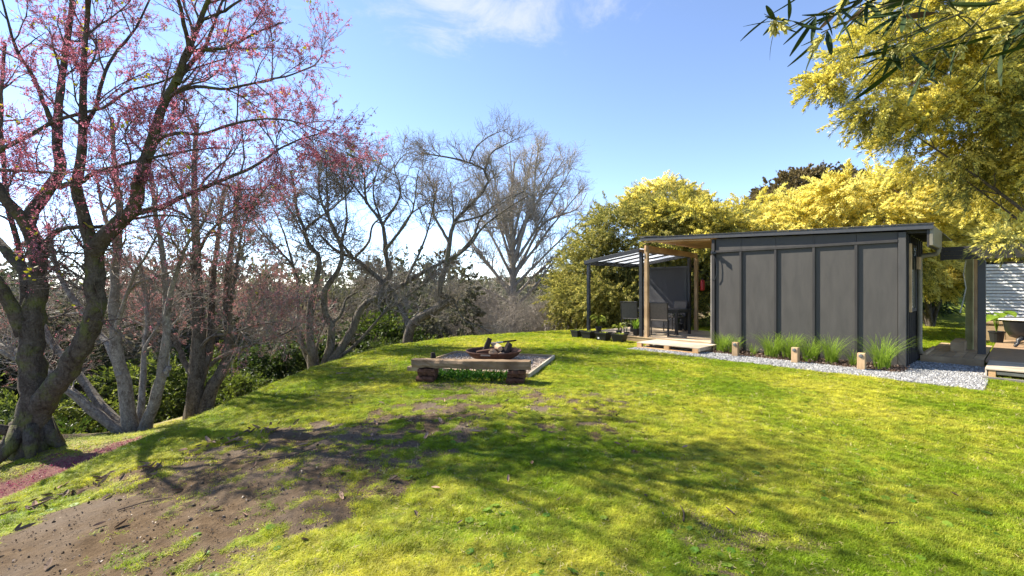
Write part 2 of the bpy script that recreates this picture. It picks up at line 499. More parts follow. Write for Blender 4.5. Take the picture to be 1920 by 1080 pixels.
def masks(x, y):
    """grass cover, straw, petals, litter, far green"""
    n1 = fbm(x * 1.3, y * 1.3, 3, 4); n2 = fbm(x * 6.0, y * 6.0, 7, 3); n3 = fbm(x * 3.2, y * 1.6, 41, 3)
    s = sdist(x, y, EDGE_POLY)
    n4 = fbm(x * 13.0, y * 13.0, 17, 2)
    d = sdist(x, y, DIRT) + (n1 - .5) * 1.9 + (n2 - .5) * 1.0 + (n4 - .5) * .5
    dirt = sstep(.30, -.40, d)
    patch = sstep(-1.35, .55, x + (n3 - .5) * 2.6) * sstep(2.2, 3.3, y)      # thin moss growing over the right half of the bare ground
    dirt = dirt * (1 - .8 * patch * sstep(.40, .60, n3 * .6 + n2 * .4))
    worn = np.clip(sstep(-3.4, -1.2, x + (n1 - .5) * 1.5) * .6 + sstep(3.8, 5.2, y) * .5, 0, 1)      # thinner wear uphill and to the right
    dirt = dirt * (1 - .72 * worn * sstep(.49, .62, n2 * .55 + n4 * .45))
    d2 = sdist(x, y, DIRT2) - .18 + (n1 - .5) * 1.2 + (n2 - .5) * .7
    dirt = np.maximum(dirt, .75 * sstep(.12, -.25, d2))
    d3 = sdist(x, y, BENCHDIRT) - .1 + (n1 - .5) * .9 + (n2 - .5) * .6
    dirt = np.maximum(dirt, .7 * sstep(.1, -.25, d3))
    dirt = np.maximum(dirt, .55 * sstep(.66, .78, n1 * .6 + n2 * .4))
    dirt = np.maximum(dirt, .75 * sstep(.9, .2, np.hypot(x - 10.2, y - 7.4) + (n2 - .5) * .8))   # worn ground right of the path
    grass = 1 - dirt
    # bank and ledge below the lawn
    out = sstep(.05, .6, s + (n2 - .5) * .5)
    grass = grass * (1 - out * (.72 - .35 * n1))
    grass = np.where(s > 2.2, grass * .6 + .1, grass)
    straw = np.exp(-(((x + 2.9) / .7) ** 2 + ((y - 9.0) / 1.0) ** 2)) * sstep(.35, .6, n2 * .5 + n1 * .5)
    straw = np.maximum(straw, .85 * sstep(.5, 1.5, s) * sstep(8.5, 5, s) * sstep(5.5, 7.5, y) * sstep(14, 11, y) * sstep(.36, .56, n1))
    straw = np.maximum(straw, .5 * sstep(-.35, .1, s) * sstep(.5, .0, s) * sstep(6.5, 10, y) * sstep(.4, .6, n2))
    pet = sstep(.15, -.45, sdist(x, y, PETALS) + (n1 - .5) * .9 + (n2 - .5) * .5)
    lit = np.exp(-(seg_dist(x, y, LITTER) / .33) ** 2) * sstep(.3, .55, n2)
    hard = np.minimum(np.minimum(sdist(x, y, GRAVEL), sdist(x, y, BED)), sdist(x, y, PIT))
    grass = grass * sstep(.0, .06, hard)
    return grass, straw, pet, lit, dirt

def build_ground():
    a1 = np.linspace(R(-64), R(64), 560)
    a2 = np.linspace(R(64), R(360 - 64), 90)[1:-1]
    ang = np.r_[a1, a2]; na = len(ang)
    rad = [0.35]
    while rad[-1] < 900:
        rr = rad[-1]
        rad.append(rr * (1.017 if rr < 20 else 1.035))
    rad = np.array(rad); nr = len(rad)
    A, Q = np.meshgrid(ang, rad)
    x = (np.sin(A) * Q).ravel(); y = (np.cos(A) * Q).ravel()
    z = ground_z(x, y)
    V = np.c_[x, y, z]
    V = np.r_[V, [[0, 0, gz(0, 0)]]]
    i = np.arange(nr - 1)[:, None] * na; j = np.arange(na); jn = (j + 1) % na
    F = np.stack([i + j, i + na + j, i + na + jn, i + jn], -1).reshape(-1, 4)[:, ::-1]
    me = mesh_np('ground', V, F)
    g, st, pe, li, di = masks(V[:, 0], V[:, 1])
    for nm, a in (('grass_cover', g), ('straw', st), ('petals', pe), ('litter', li)):
        at = me.attributes.new(nm, 'FLOAT', 'POINT'); at.data.foreach_set('value', a.astype(np.float32))
    bm = bmesh.new(); bm.from_mesh(me)
    bm.verts.ensure_lookup_table()
    c = bm.verts[len(V) - 1]
    for k in range(na):
        bm.faces.new((c, bm.verts[k], bm.verts[(k + 1) % na]))
    bmesh.ops.recalc_face_normals(bm, faces=bm.faces[:])
    bm.to_mesh(me); bm.free()
    m = Mat('earth_and_turf', .95, .1)
    w = m.world((1, 1, 1))
    nA = m.noise(w, 1.4, 5, .6); nB = m.noise(w, 11, 6, .7); nC = m.noise(w, 60, 5, .7); nD = m.noise(w, .35, 3)
    soil = m.ramp(nB, [(.25, (.056, .035, .018)), (.5, (.10, .066, .036)), (.75, (.165, .114, .066))])
    soil = m.mix(m.rng(nA, .4, .65), soil, (.135, .102, .073))
    soil = m.mix(m.rng(nC, .56, .72, 0, .7), soil, (.045, .032, .023))
    turf = m.ramp(m.math('ADD', m.math('MULTIPLY', nA, .5), m.math('MULTIPLY', nC, .5)), [(.32, (.085, .12, .014)), (.5, (.16, .195, .022)), (.68, (.26, .25, .055))])
    gc = m.attr('grass_cover')
    gm = m.rng(m.math('ADD', gc, m.math('MULTIPLY', m.math('SUBTRACT', m.math('ADD', m.math('MULTIPLY', nC, .6), m.math('MULTIPLY', nB, .4)), .5), 1.5)), .35, .65)
    c = m.mix(gm, soil, turf)
    sm = m.rng(m.math('ADD', m.attr('straw'), m.math('SUBTRACT', nB, .5)), .3, .7)
    c = m.mix(sm, c, m.ramp(nC, [(.3, (.20, .15, .07)), (.7, (.40, .33, .17))]))
    pm = m.rng(m.math('ADD', m.attr('petals'), m.math('SUBTRACT', m.math('ADD', m.math('MULTIPLY', nC, 1.0), m.math('MULTIPLY', nB, .4)), .7)), .3, .95, 0, .65)
    c = m.mix(pm, c, m.ramp(nB, [(.3, (.10, .026, .042)), (.7, (.23, .07, .11))]))
    lm = m.rng(m.math('ADD', m.attr('litter'), m.math('SUBTRACT', nB, .55)), .3, .6)
    c = m.mix(lm, c, m.ramp(nC, [(.3, (.06, .036, .02)), (.7, (.2, .13, .08))]))
    m.color(c)
    m.bump(m.math('ADD', m.math('MULTIPLY', nC, .6), nB), .8, .035)
    o = link('ground', me, m.m, None, True)
    prop(o, kind='structure')
    return o
build_ground()

# ---- turf
def tuft(seed, nb, h, spread, lean, w, flower=False):
    r = rng(seed); V = []; F = []
    for i in range(nb):
        a = r.uniform(0, 2 * PI); d = spread * math.sqrt(r.uniform()); bx, by = d * math.cos(a), d * math.sin(a)
        yaw = r.uniform(0, 2 * PI); hh = h * r.uniform(.45, 1.1); le = lean * r.uniform(.2, 1.3) * hh
        dx, dy = math.cos(yaw), math.sin(yaw); px, py = -dy, dx; ww = w * r.uniform(.7, 1.2)
        b = len(V)
        for t, wf in ((0, .8), (.55, 1.0), (1.0, .12)):
            cx = bx + dx * le * t * t; cy = by + dy * le * t * t; cz = hh * (t - .25 * t * t * lean)
            V += [(cx - px * ww * wf / 2, cy - py * ww * wf / 2, cz), (cx + px * ww * wf / 2, cy + py * ww * wf / 2, cz)]
        F += [(b, b + 1, b + 3, b + 2), (b + 2, b + 3, b + 5, b + 4)]
    return (V, F, None)

def build_turf():
    r = rng(77)
    N = 620000
    ang = r.uniform(R(-60), R(60), N)
    u = r.uniform(0, 1, N)
    # sample radius so that density falls about with distance
    rr = 1.7 * np.exp(u * math.log(26 / 1.7))
    keep = r.uniform(0, 1, N) < np.clip((rr / 5.0) ** 1.0, .12, 1) * np.clip((13 / rr), .25, 1)
    ang, rr = ang[keep], rr[keep]
    x = np.sin(ang) * rr; y = np.cos(ang) * rr
    g, st, pe, li, di = masks(x, y)
    s = sdist(x, y, EDGE_POLY)
    cab = np.stack([(x - CAB.x) * CX[0] + (y - CAB.y) * CX[1], (x - CAB.x) * CY[0] + (y - CAB.y) * CY[1]])
    blocked = (cab[0] > -3.6) & (cab[0] < .05) & (cab[1] > -.6) & (cab[1] < 2.1)
    blocked |= (cab[0] > -7.6) & (cab[0] < -3.5) & (cab[1] > -.1) & (cab[1] < 3.1)
    blocked |= (cab[0] > -.1) & (cab[0] < 4) & (cab[1] > -.05) & (cab[1] < 4.6)
    k = (r.uniform(0, 1, len(x)) < g ** 1.2 * 1.0) & ~blocked & (s < 3.5) & (pe < .4)
    x, y, rr, g, st = x[k], y[k], rr[k], g[k], st[k]
    n = len(x)
    z = ground_z(x, y)
    tint = np.clip(.45 + (fbm(x * .9, y * .9, 61, 3) - .5) * 1.9 + (vnoise(x * 6, y * 6, 63) - .5) * .7 + r.normal(0, .25, n) + .5 * st, 0, 1)
    hz = np.clip(.15 + 1.1 * fbm(x * 1.7, y * 1.7, 91, 3) * g + 1.3 * (vnoise(x * 8, y * 8, 92) - .35), .3, 1.7)
    sc = np.clip(rr / 6, .75, 2.0) ** .9
    scl = np.c_[sc, sc, hz * np.clip(rr / 9, .8, 1.3)]
    rot = np.c_[r.normal(0, .12, n), r.normal(0, .12, n), r.uniform(0, 2 * PI, n)]
    protos = [tuft(i, 10, .040, .048, 1.25, .0046) for i in range(5)]
    mat = leafmat('grass_blade', (.19, .27, .012), (.46, .44, .06), .45, .6, .4)
    print('turf tufts', n)
    P0 = np.c_[x, y, z - .004]
    o = scatter('lawn_grass', np.c_[x, y, z - .004], rot, scl, tint, protos, mat, None, 'stuff')
    prop(o, 'short yellow green grass growing over the lawn in front of the black cabin', 'grass')
build_turf()

def build_weeds():
    r = rng(78)
    n = 5200
    ang = r.uniform(R(-50), R(55), n); rr = 2 * np.exp(r.uniform(0, 1, n) * math.log(15 / 2)); x = np.sin(ang) * rr; y = np.cos(ang) * rr
    g, st, pe, li, di = masks(x, y)
    k = (g > .35) & (fbm(x * 1.1, y * 1.1, 66, 3) + r.normal(0, .06, n) > .52) & (sdist(x, y, EDGE_POLY) < .4) & (np.abs((x - CAB.x) * CY[0] + (y - CAB.y) * CY[1] - 1.5) > 3.1)
    x, y = x[k], y[k]; n = len(x)
    V = []; F = []
    for i in range(6):
        a = 2 * PI * i / 6; c, s_ = math.cos(a), math.sin(a); b = len(V)
        for t, w in ((.15, .1), (.5, .34), (.85, .42), (1.1, .1)):
            V += [(c * t - s_ * w, s_ * t + c * w, .35 + .5 * t - .35 * t * t), (c * t + s_ * w, s_ * t - c * w, .35 + .5 * t - .35 * t * t)]
        F += [(b + 2 * q, b + 2 * q + 1, b + 2 * q + 3, b + 2 * q + 2) for q in range(3)]
    o = scatter('clover', np.c_[x, y, ground_z(x, y)], np.c_[r.normal(0, .2, (n, 2)), r.uniform(0, 6.28, n)], r.uniform(.012, .03, n), r.uniform(0, 1, n), [(V, F, None)],
                leafmat('clover_leaf', (.07, .17, .012), (.20, .28, .03), .4), None, 'stuff')
    prop(o, 'small clover leaves and weeds dotted through the lawn', 'clover')
    # pale dead blades
    n = 17000
    ang = r.uniform(R(-56), R(58), n); rr = 1.9 * np.exp(r.uniform(0, 1, n) * math.log(16 / 1.9)); x = np.sin(ang) * rr; y = np.cos(ang) * rr
    g, st, pe, li, di = masks(x, y)
    cx = (x - CAB.x) * CX[0] + (y - CAB.y) * CX[1]; cy = (x - CAB.x) * CY[0] + (y - CAB.y) * CY[1]
    k = (g > .15) & (r.uniform(0, 1, n) < sstep(.30, .58, fbm(x * 1.9, y * 1.9, 68, 3))) & (sdist(x, y, EDGE_POLY) < 1.2) & ~((cx > -7.7) & (cy > -.1))
    x, y, rr = x[k], y[k], rr[k]; n = len(x)
    sc = np.clip(rr / 8, .6, 1.5)
    o = scatter('dead_grass', np.c_[x, y, ground_z(x, y)], np.c_[r.normal(0, .5, (n, 2)), r.uniform(0, 6.28, n)], np.c_[sc, sc, sc * .7], r.uniform(0, 1, n), [tuft(40 + i, 4, .04, .05, 1.6, .005) for i in range(4)],
                leafmat('straw_blade', (.30, .24, .09), (.58, .48, .24), .3), None, 'stuff')
    prop(o, 'dry straw coloured blades among the green lawn', 'grass')
build_weeds()

# ---- fallen petals, pebbles, litter
def quad_bits(seed, nb, size, spread):
    r = rng(seed); V = []; F = []
    for i in range(nb):
        c = np.r_[r.normal(0, spread, 2), abs(r.normal(0, size * .5))]
        a = r.normal(0, 1, 3); a /= np.linalg.norm(a); b = np.cross(a, r.normal(0, 1, 3)); b /= np.linalg.norm(b)
        b0 = len(V); s = size * r.uniform(.5, 1.2)
        V += [tuple(c - a * s), tuple(c - b * s * .6), tuple(c + a * s), tuple(c + b * s * .6)]
        F += [(b0, b0 + 1, b0 + 2, b0 + 3)]
    return (V, F, None)

def stone(seed):
    r = rng(seed)
    bm = bmesh.new(); bmesh.ops.create_icosphere(bm, subdivisions=1, radius=1)
    V = [tuple(np.array(v.co) * (1, .8, .55) * r.uniform(.8, 1.15)) for v in bm.verts]; F = [tuple(v.index for v in f.verts) for f in bm.faces]
    bm.free()
    return (V, F, None)
STONES = [stone(i) for i in range(5)]

def fill_poly(poly, n, seed, jitter=0):
    r = rng(seed); p = np.array(poly); lo = p.min(0); hi = p.max(0); out = []
    while sum(len(a) for a in out) < n:
        q = r.uniform(lo, hi, (n * 2, 2)); q = q[inside(q[:, 0], q[:, 1], poly)]
        out.append(q)
    return np.concatenate(out)[:n]

def petals():
    r = rng(5)
    q = fill_poly([(a * 1.02, b) for a, b in PETALS], 9000, 9)
    pe = masks(q[:, 0], q[:, 1])[2]
    q = q[r.uniform(0, 1, len(q)) < pe * (.15 + 1.1 * fbm(q[:, 0] * 2, q[:, 1] * 2, 8, 3))]
    n = len(q)
    P = np.c_[q, ground_z(q[:, 0], q[:, 1]) + .006]
    o = scatter('fallen_petals', P, np.c_[np.zeros((n, 2)), r.uniform(0, 6, n)], r.uniform(.6, 1.1, n), r.uniform(0, 1, n), [quad_bits(i, 7, .011, .05) for i in range(4)],
                leafmat('petal', (.16, .03, .06), (.34, .10, .16), .3), None, 'stuff')
    prop(o, 'magenta petals fallen on the ledge below the pink tree', 'petals')
petals()

def gravel_mat(name, a, b, c):
    m = Mat(name, .9, .15)
    t = m.attr('tint', 'INSTANCER')
    m.color(m.ramp(t, [(0, a), (.5, b), (1, c)]))
    return m.m
PEB = gravel_mat('pale_pebble', (.14, .135, .13), (.28, .275, .265), (.48, .47, .45))
PEB_TAN = gravel_mat('tan_pebble', (.17, .13, .10), (.36, .29, .23), (.55, .48, .41))

def flat_poly(name, poly, z, mat, parent=None, kind=None, thick=.0):
    me = bpy.data.meshes.new(name)
    n = len(poly)
    me.from_pydata([(x, y, z) for x, y in poly] + [(x, y, z - .12) for x, y in poly], [], [tuple(range(n))] + [(i, i + n, (i + 1) % n + n, (i + 1) % n) for i in range(n)])
    bm = bmesh.new(); bm.from_mesh(me); bmesh.ops.recalc_face_normals(bm, faces=bm.faces[:]); bm.to_mesh(me); bm.free()
    o = link(name, me, mat, parent)
    if kind: o['kind'] = kind
    return o

def speck(name, a, b, scale):
    m = Mat(name, .95, .1); w = m.world(); n = m.noise(w, scale, 4, .8); n2 = m.noise(w, 2.0, 4)
    c = m.ramp(n, [(.3, a), (.7, b)]); c = m.mix(m.rng(n2, .45, .75, 0, .5), c, tuple(x * .6 for x in a))
    m.color(c).bump(n, .8, .02)
    return m.m
gp = flat_poly('gravel_path', GRAVEL, .012, speck('gravel_bed', (.16, .155, .15), (.40, .39, .375), 70), None, 'structure')
bedo = flat_poly('garden_bed', BED, .016, speck('bark_mulch', (.05, .033, .024), (.16, .10, .07), 40), None, 'structure')

def pebbles():
    r = rng(31)
    q = fill_poly(GRAVEL, 9000, 13); n = len(q)
    o = scatter('gravel', np.c_[q, np.full(n, .014)], r.uniform(0, 6, (n, 3)) * (.15, .15, 1), r.uniform(.009, .021, n), r.uniform(0, 1, n), STONES, PEB, gp, 'stuff')
    o2 = None
    q = fill_poly(BED, 1500, 17); n = len(q)
    o2 = scatter('bark_chips', np.c_[q, np.full(n, .02)], r.uniform(0, 6, (n, 3)), r.uniform(.7, 1.5, n), r.uniform(0, 1, n), [quad_bits(50 + i, 4, .02, .03) for i in range(3)],
                 leafmat('bark_chip', (.06, .04, .03), (.20, .13, .09), .05), bedo, 'stuff')
pebbles()

# ------------------------------------------------------------------ building materials
BLACK = paint('black_stained_ply', (.062, .057, .051), .55, .13)
BLACKTRIM = paint('black_trim', (.036, .033, .031), .55, .2)
BLACKMETAL = plain('black_powdercoat', (.018, .019, .022), .4, .5)
DARKFASCIA = plain('charcoal_steel', (.05, .05, .051), .4, .5)
PINE = wood('new_pine', (.50, .28, .12), (.66, .44, .23), 0)
PINE_Z = wood('new_pine_upright', (.42, .27, .14), (.60, .43, .25), 2)
DECKWOOD = wood('deck_timber', (.46, .37, .27), (.66, .56, .43), 0, .8)
DECKBROWN = wood('brown_deck_timber', (.36, .25, .14), (.54, .40, .24), 0, .8)
GREY_WOOD = wood('weathered_grey_timber', (.20, .18, .155), (.38, .34, .29), 2, .85)
GREEN_PINE = wood('treated_pine', (.34, .32, .13), (.50, .46, .22), 2, .8)
OLDWOOD = wood('old_sleeper', (.19, .12, .065), (.46, .33, .20), 0, .9, .8)
REDWOOD_OLD = wood('red_brown_sleeper', (.07, .032, .02), (.22, .105, .06), 0, .9, .8)
SILVER = plain('galvanised', (.42, .42, .40), .4, .5, .3)
GAP_SHADE = plain('slat_gap_shade', (.012, .011, .010), .9)  # near-black that paints the shade in the gaps of the louvred screen
GUTTERM = plain('bronze_grey_gutter', (.17, .152, .11), .45, .4)
CREAM = plain('cream_enamel', (.72, .70, .64), .3, .5)
RUST = Mat('rusted_iron', .8, .25)
_n = RUST.noise(RUST.coord('Object'), 9, 6, .7); RUST.color(RUST.ramp(_n, [(.3, (.030, .016, .012)), (.55, (.075, .034, .022)), (.75, (.13, .06, .035))])); RUST.bump(_n, .4, .006); RUST = RUST.m

def roofh(x, y=0):
    return 2.645 - .0405 * x - .02 * y

# ------------------------------------------------------------------ the black cabin
cabin = thing('garden_cabin', 'low black plywood cabin with vertical battens and a sloping overhanging roof', 'cabin', CAB, CROT)
WL, WD = -3.61, 2.0
# body behind the cladding
b = MB()
x0, x1, y0, y1 = WL + .04, -.04, .03, WD
tops = [(x, y, roofh(x, y) - .13) for x, y in ((x0, y0), (x1, y0), (x1, y1), (x0, y1))]
b.add([(x, y, .03) for x, y in ((x0, y0), (x1, y0), (x1, y1), (x0, y1))] + tops, [(3, 2, 1, 0), (4, 5, 6, 7), (0, 1, 5, 4), (1, 2, 6, 5), (2, 3, 7, 6), (3, 0, 4, 7)])
b.build('wall', BLACKTRIM, cabin)
BAT = [-2.93, -2.19, -1.46, -.74]
edges = [WL + .09] + BAT + [-.11]
for i in range(5):
    a, c = edges[i], edges[i + 1]
    MB().span(a + .004, c - .004, .008, .028, .04, 2.355).build('panel', BLACK, cabin)
for i in range(5):
    a, c = edges[i] + .003, edges[i + 1] - .003
    m = MB(); m.add([(a, .008, 2.40), (c, .008, 2.40), (c, .028, 2.40), (a, .028, 2.40)] + [(x, y, roofh(x) - .10) for x, y in ((a, .008), (c, .008), (c, .028), (a, .028))],
                    [(3, 2, 1, 0), (4, 5, 6, 7), (0, 1, 5, 4), (1, 2, 6, 5), (2, 3, 7, 6), (3, 0, 4, 7)])
    m.build('upper_panel', BLACK, cabin)
for x in BAT:
    MB().span(x - .024, x + .024, -.032, .006, .035, 2.352).build('batten', BLACKTRIM, cabin, .003)
MB().span(WL + .095, -.105, -.036, .006, 2.352, 2.405).build('trim_rail', BLACKTRIM, cabin, .003)
m = MB(); m.span(-.10, .012, -.030, .03, .0, roofh(0) - .105); m.build('corner_board', paint('corner_black', (.064, .060, .056), .5, .2), cabin, .004)
m = MB(); m.span(WL, WL + .075, -.035, .05, .0, roofh(WL) - .105); m.build('corner_post', BLACKTRIM, cabin, .004)
m = MB(); m.span(WL - .03, WL - .002, -.02, .05, .14, 2.30); m.build('edge_board', GREY_WOOD, cabin, .003)
m = MB(); m.span(WL - .034, WL - .006, .06, .14, 1.55, 2.42); m.build('door_jamb', PINE_Z, cabin, .003)
# end wall facing the boardwalk
for i in range(8):
    y = .10 + i * .235
    MB().span(.002, .03, y, y + .045, .05, roofh(0, y) - .14).build('end_batten', BLACKTRIM, cabin)
fr = MB()
fr.span(.032, .07, .13, .19, 1.05, 2.33)
fr = fr.build('window', PINE_Z, cabin, .003)
fs = MB(); fs.span(.032, .05, .82, .88, 1.05, 2.33); fs.span(.032, .05, .205, .82, 2.27, 2.33); fs.span(.032, .05, .205, .82, 1.05, 1.11); fs.build('sash', BLACKTRIM, fr)
MB().span(.036, .044, .206, .819, 1.112, 2.268).build('pane', plain('dark_window_glass', (.02, .025, .025), .08, .6), fr)
MB().span(.076, .12, .62, .84, 1.86, 2.10).build('window_latch_board', PINE_Z, fr, .003)
# roof: rafters, iron sheet, front fascia
def slab(name, xa, xb, ya, yb, off, th, mat, parent=cabin):
    m = MB(); c = [(xa, ya), (xb, ya), (xb, yb), (xa, yb)]
    m.add([(x, y, roofh(x, y) - off - th) for x, y in c] + [(x, y, roofh(x, y) - off) for x, y in c],
          [(3, 2, 1, 0), (4, 5, 6, 7), (0, 1, 5, 4), (1, 2, 6, 5), (2, 3, 7, 6), (3, 0, 4, 7)])
    return m.build(name, mat, parent)
slab('roof', -5.55, .38, -.055, 3.0, .002, .02, DARKFASCIA)
slab('fascia', -5.57, .39, -.095, -.058, -.006, .085, DARKFASCIA)
slab('fascia_cap', -5.3, .40, -.112, -.05, -.026, .012, DARKFASCIA)
slab('roof_flashing', -5.60, -5.05, -.118, .3, -.046, .018, DARKFASCIA)
for i in range(7):
    y = .08 + i * .30
    slab('rafter', -.0 + .014, .33, y, y + .045, .03, .10, BLACKTRIM)
slab('soffit', .014, .33, -.05, 2.0, .023, .006, BLACKTRIM)
# warm timber ceiling over the deck
for i in range(12):
    y = -.045 + i * .25
    slab('ceiling_board', -5.5, WL - .02, y, y + .245, .03 + .002 * (i % 2), .02, PINE)
slab('front_beam', -5.52, WL - .01, -.05, .0, .094, .03, PINE)
# side beam carried by the two timber posts
b = MB(); b.beam((-5.45, -.02, 2.60), (-5.45, 2.93, 2.52), .05, .15); b.build('side_beam', PINE, cabin, .004)
MB().span(-5.50, -5.40, .0, .10, .15, 2.66).build('timber_post', PINE_Z, cabin, .005)
MB().span(-5.50, -5.40, 2.83, 2.93, .15, 2.44).build('timber_post', PINE_Z, cabin, .005)
# gutter along the low end, downpipe
g = MB().span(.335, .385, -.055, 1.2, 2.26, 2.612).build('gutter', GUTTERM, cabin, .006)
MB().span(.30, .328, -.05, 1.22, 2.24, 2.60).build('barge_board', BLACKTRIM, cabin)
d = MB(); d.tube([(.35, .98, 2.30), (.35, .98, 2.20), (.32, 1.0, 2.16), (.12, 1.02, 2.14), (.075, 1.02, 2.07), (.075, 1.02, .30), (.10, 1.02, .2)], .043, 12)
d.build('downpipe', GUTTERM, cabin, 0, True)
# floodlight with its cable on the left corner
fl = MB(); fl.span(-3.60, -3.52, -.10, -.036, 2.32, 2.40); fl.beam((-3.57, -.06, 2.36), (-3.53, -.13, 2.35), .03, .03)
fl.box((-3.51, -.13, 2.345), (.11, .06, .04), .5)
fl = fl.build('floodlight', BLACKMETAL, cabin, .004)
cb = MB(); cb.tube([(-3.56, -.05, 2.33), (-3.50, -.05, 2.2), (-3.47, -.045, 2.0), (-3.48, -.045, 1.8), (-3.53, -.045, 1.70), (-3.60, -.045, 1.71)], .008, 6)
cb.build('cable', BLACKMETAL, fl)
# ------------------------------------------------------------------ deck, step
deck = thing('timber_deck', 'pale timber deck under the cabin roof and the black pergola', 'deck', CAB, CROT)
r = random.Random(3)
for i in range(21):
    y = -.06 + i * .147
    o = MB().span(-7.62, WL - .04, y, y + .140, .125 + r.uniform(-.001, .001), .150).build('deck_board', DECKWOOD if i % 3 else DECKBROWN, deck)
MB().span(-7.60, WL - .05, -.045, -.02, .0, .123).build('front_fascia', DECKBROWN, deck)
MB().span(-7.60, -7.575, -.015, 3.0, .0, .123).build('end_fascia', DECKBROWN, deck)
MB().span(-7.5, WL - .1, .3, .35, .0, .123).build('joist', DECKBROWN, deck)
step = thing('pallet_step', 'low step made of pale pallet timber in front of the deck', 'step', CL(-4.22, -.60), CROT + .03)
for i in range(7):
    y = -.50 + i * .142
    MB().span(-.80, .78, y, y + .136, .122, .144).build('top_board', DECKWOOD, step, .003)
for y in (-.50, -.05, .40):
    for k, x in enumerate((-.79, -.06, .64)):
        MB().span(x, x + .13, y, y + .09, .038, .120).build('block', PINE, step, .003)
    MB().span(-.80, .78, y, y + .095, .012, .036).build('bottom_board', PINE, step, .003)
MB().span(.785, .805, -.50, .48, .06, .144).build('side_board', DECKWOOD, step, .003)
t = thing('timber_offcut', 'short pile of two brown timber offcuts at the foot of the cabin corner', 'timber offcut', CL(-3.52, -.36), CROT + .4)
MB().box((0, 0, .045), (.12, .5, .05)).build('lower_piece', DECKBROWN, t, .004)
MB().box((.02, .05, .098), (.11, .34, .05), .15).build('upper_piece', REDWOOD_OLD, t, .004)

# ------------------------------------------------------------------ pergola and its screen
per = thing('pergola', 'black metal pergola with translucent roof sheets beside the cabin', 'pergola', CAB, CROT)
PXL, PXR, PYB = -7.50, -5.62, 2.72
def ph(x):
    return 2.335 + (x - PXL) / (PXR - PXL) * .255
for (x, y) in ((-7.44, -.0), (-5.60, .02), (-7.36, PYB), (-5.60, PYB)):
    MB().span(x - .045, x + .045, y - .045, y + .045, .15, ph(x) - .10).build('post', BLACKMETAL, per, .006)
for y in (-.06, PYB + .06):
    m = MB(); m.beam((PXL - .06, y, ph(PXL - .06) - .045), (PXR, y, ph(PXR) - .045), .05, .11); m.build('side_rail', BLACKMETAL, per, .005)
MB().span(PXL - .08, PXL - .02, -.035, PYB + .035, ph(PXL) - .125, ph(PXL) - .0).build('gutter_beam', BLACKMETAL, per, .006)
MB().span(PXR - .05, PXR, -.035, PYB + .035, ph(PXR) - .11, ph(PXR) - .01).build('wall_beam', BLACKMETAL, per, .006)
POLY = Mat('translucent_sheet', .35, .4); POLY.color((.85, .86, .88))
_tr = POLY.n('ShaderNodeBsdfTranslucent'); _tr.inputs[0].default_value = (.9, .92, .95, 1); _mx = POLY.n('ShaderNodeMixShader'); _mx.inputs[0].default_value = .7
POLY.l(POLY.b.outputs[0], _mx.inputs[1]); POLY.l(_tr.outputs[0], _mx.inputs[2]); POLY.l(_mx.outputs[0], POLY.out.inputs[0])
for i in range(4):
    y = .68 * i + .66
    if i < 3:
        m = MB(); m.beam((PXL - .02, y, ph(PXL) - .025), (PXR - .05, y, ph(PXR) - .025), .05, .042); m.build('rafter', BLACKMETAL, per, .004)
    ya, yb = y - .65, y - .03
    m = MB(); m.add([(x, yy, ph(x) + dz) for dz in (0.0, .012) for x, yy in ((PXL, ya), (PXR, ya), (PXR, yb), (PXL, yb))],
                    [(3, 2, 1, 0), (4, 5, 6, 7), (0, 1, 5, 4), (1, 2, 6, 5), (2, 3, 7, 6), (3, 0, 4, 7)])
    m.build('roof_sheet', POLY.m, per)
MESH = Mat('dark_shade_mesh', .8, .1); MESH.color((.055, .055, .06))
_t2 = MESH.n('ShaderNodeBsdfTransparent'); _m2 = MESH.n('ShaderNodeMixShader'); _m2.inputs[0].default_value = .04
MESH.l(MESH.b.outputs[0], _m2.inputs[1]); MESH.l(_t2.outputs[0], _m2.inputs[2]); MESH.l(_m2.outputs[0], MESH.out.inputs[0])
MB().span(-7.30, -5.56, PYB - .02, PYB - .012, .18, 2.12).build('shade_screen', MESH.m, per)
MB().span(-7.31, -5.56, PYB - .05, PYB - .022, 2.12, 2.20).build('screen_roller', BLACKMETAL, per, .004)
MB().span(-5.76, -5.66, PYB - .045, PYB - .024, .16, 2.12).build('screen_frame', BLACKMETAL, per)

# ------------------------------------------------------------------ outdoor dining set
CHAIRM = plain('dark_sling_fabric', (.12, .105, .09), .8, .2)
CHAIRF = plain('dark_brown_aluminium', (.030, .027, .026), .4, .4)
def make_chair(name, label, loc, rz):
    t = thing(name, label, 'chair', loc, rz, 'dark sling chairs round the deck table')
    m = MB(); m.box((0, 0, .445), (.46, .44, .025)); m.build('seat', CHAIRM, t, .008)
    m = MB(); M = Matrix.Rotation(R(-12), 3, 'X')
    m.box((0, .265, .70), (.45, .022, .46), 0, M); m.build('backrest', CHAIRM, t, .008)
    for sx in (-1, 1):
        MB().tube([(sx * .235, .205, .43), (sx * .235, .235, .55), (sx * .235, .325, .945)], .016, 6).build('back_post', CHAIRF, t)
        MB().tube([(sx * .235, .22, .0), (sx * .235, .205, .43)], .017, 6).build('leg', CHAIRF, t)
        MB().tube([(sx * .235, -.21, .0), (sx * .235, -.21, .43)], .017, 6).build('leg', CHAIRF, t)
        MB().tube([(sx * .235, -.21, .43), (sx * .235, .205, .43)], .016, 6).build('seat_rail', CHAIRF, t)
    MB().tube([(-.235, .325, .945), (.235, .325, .945)], .016, 6).build('top_rail', CHAIRF, t)
    return t
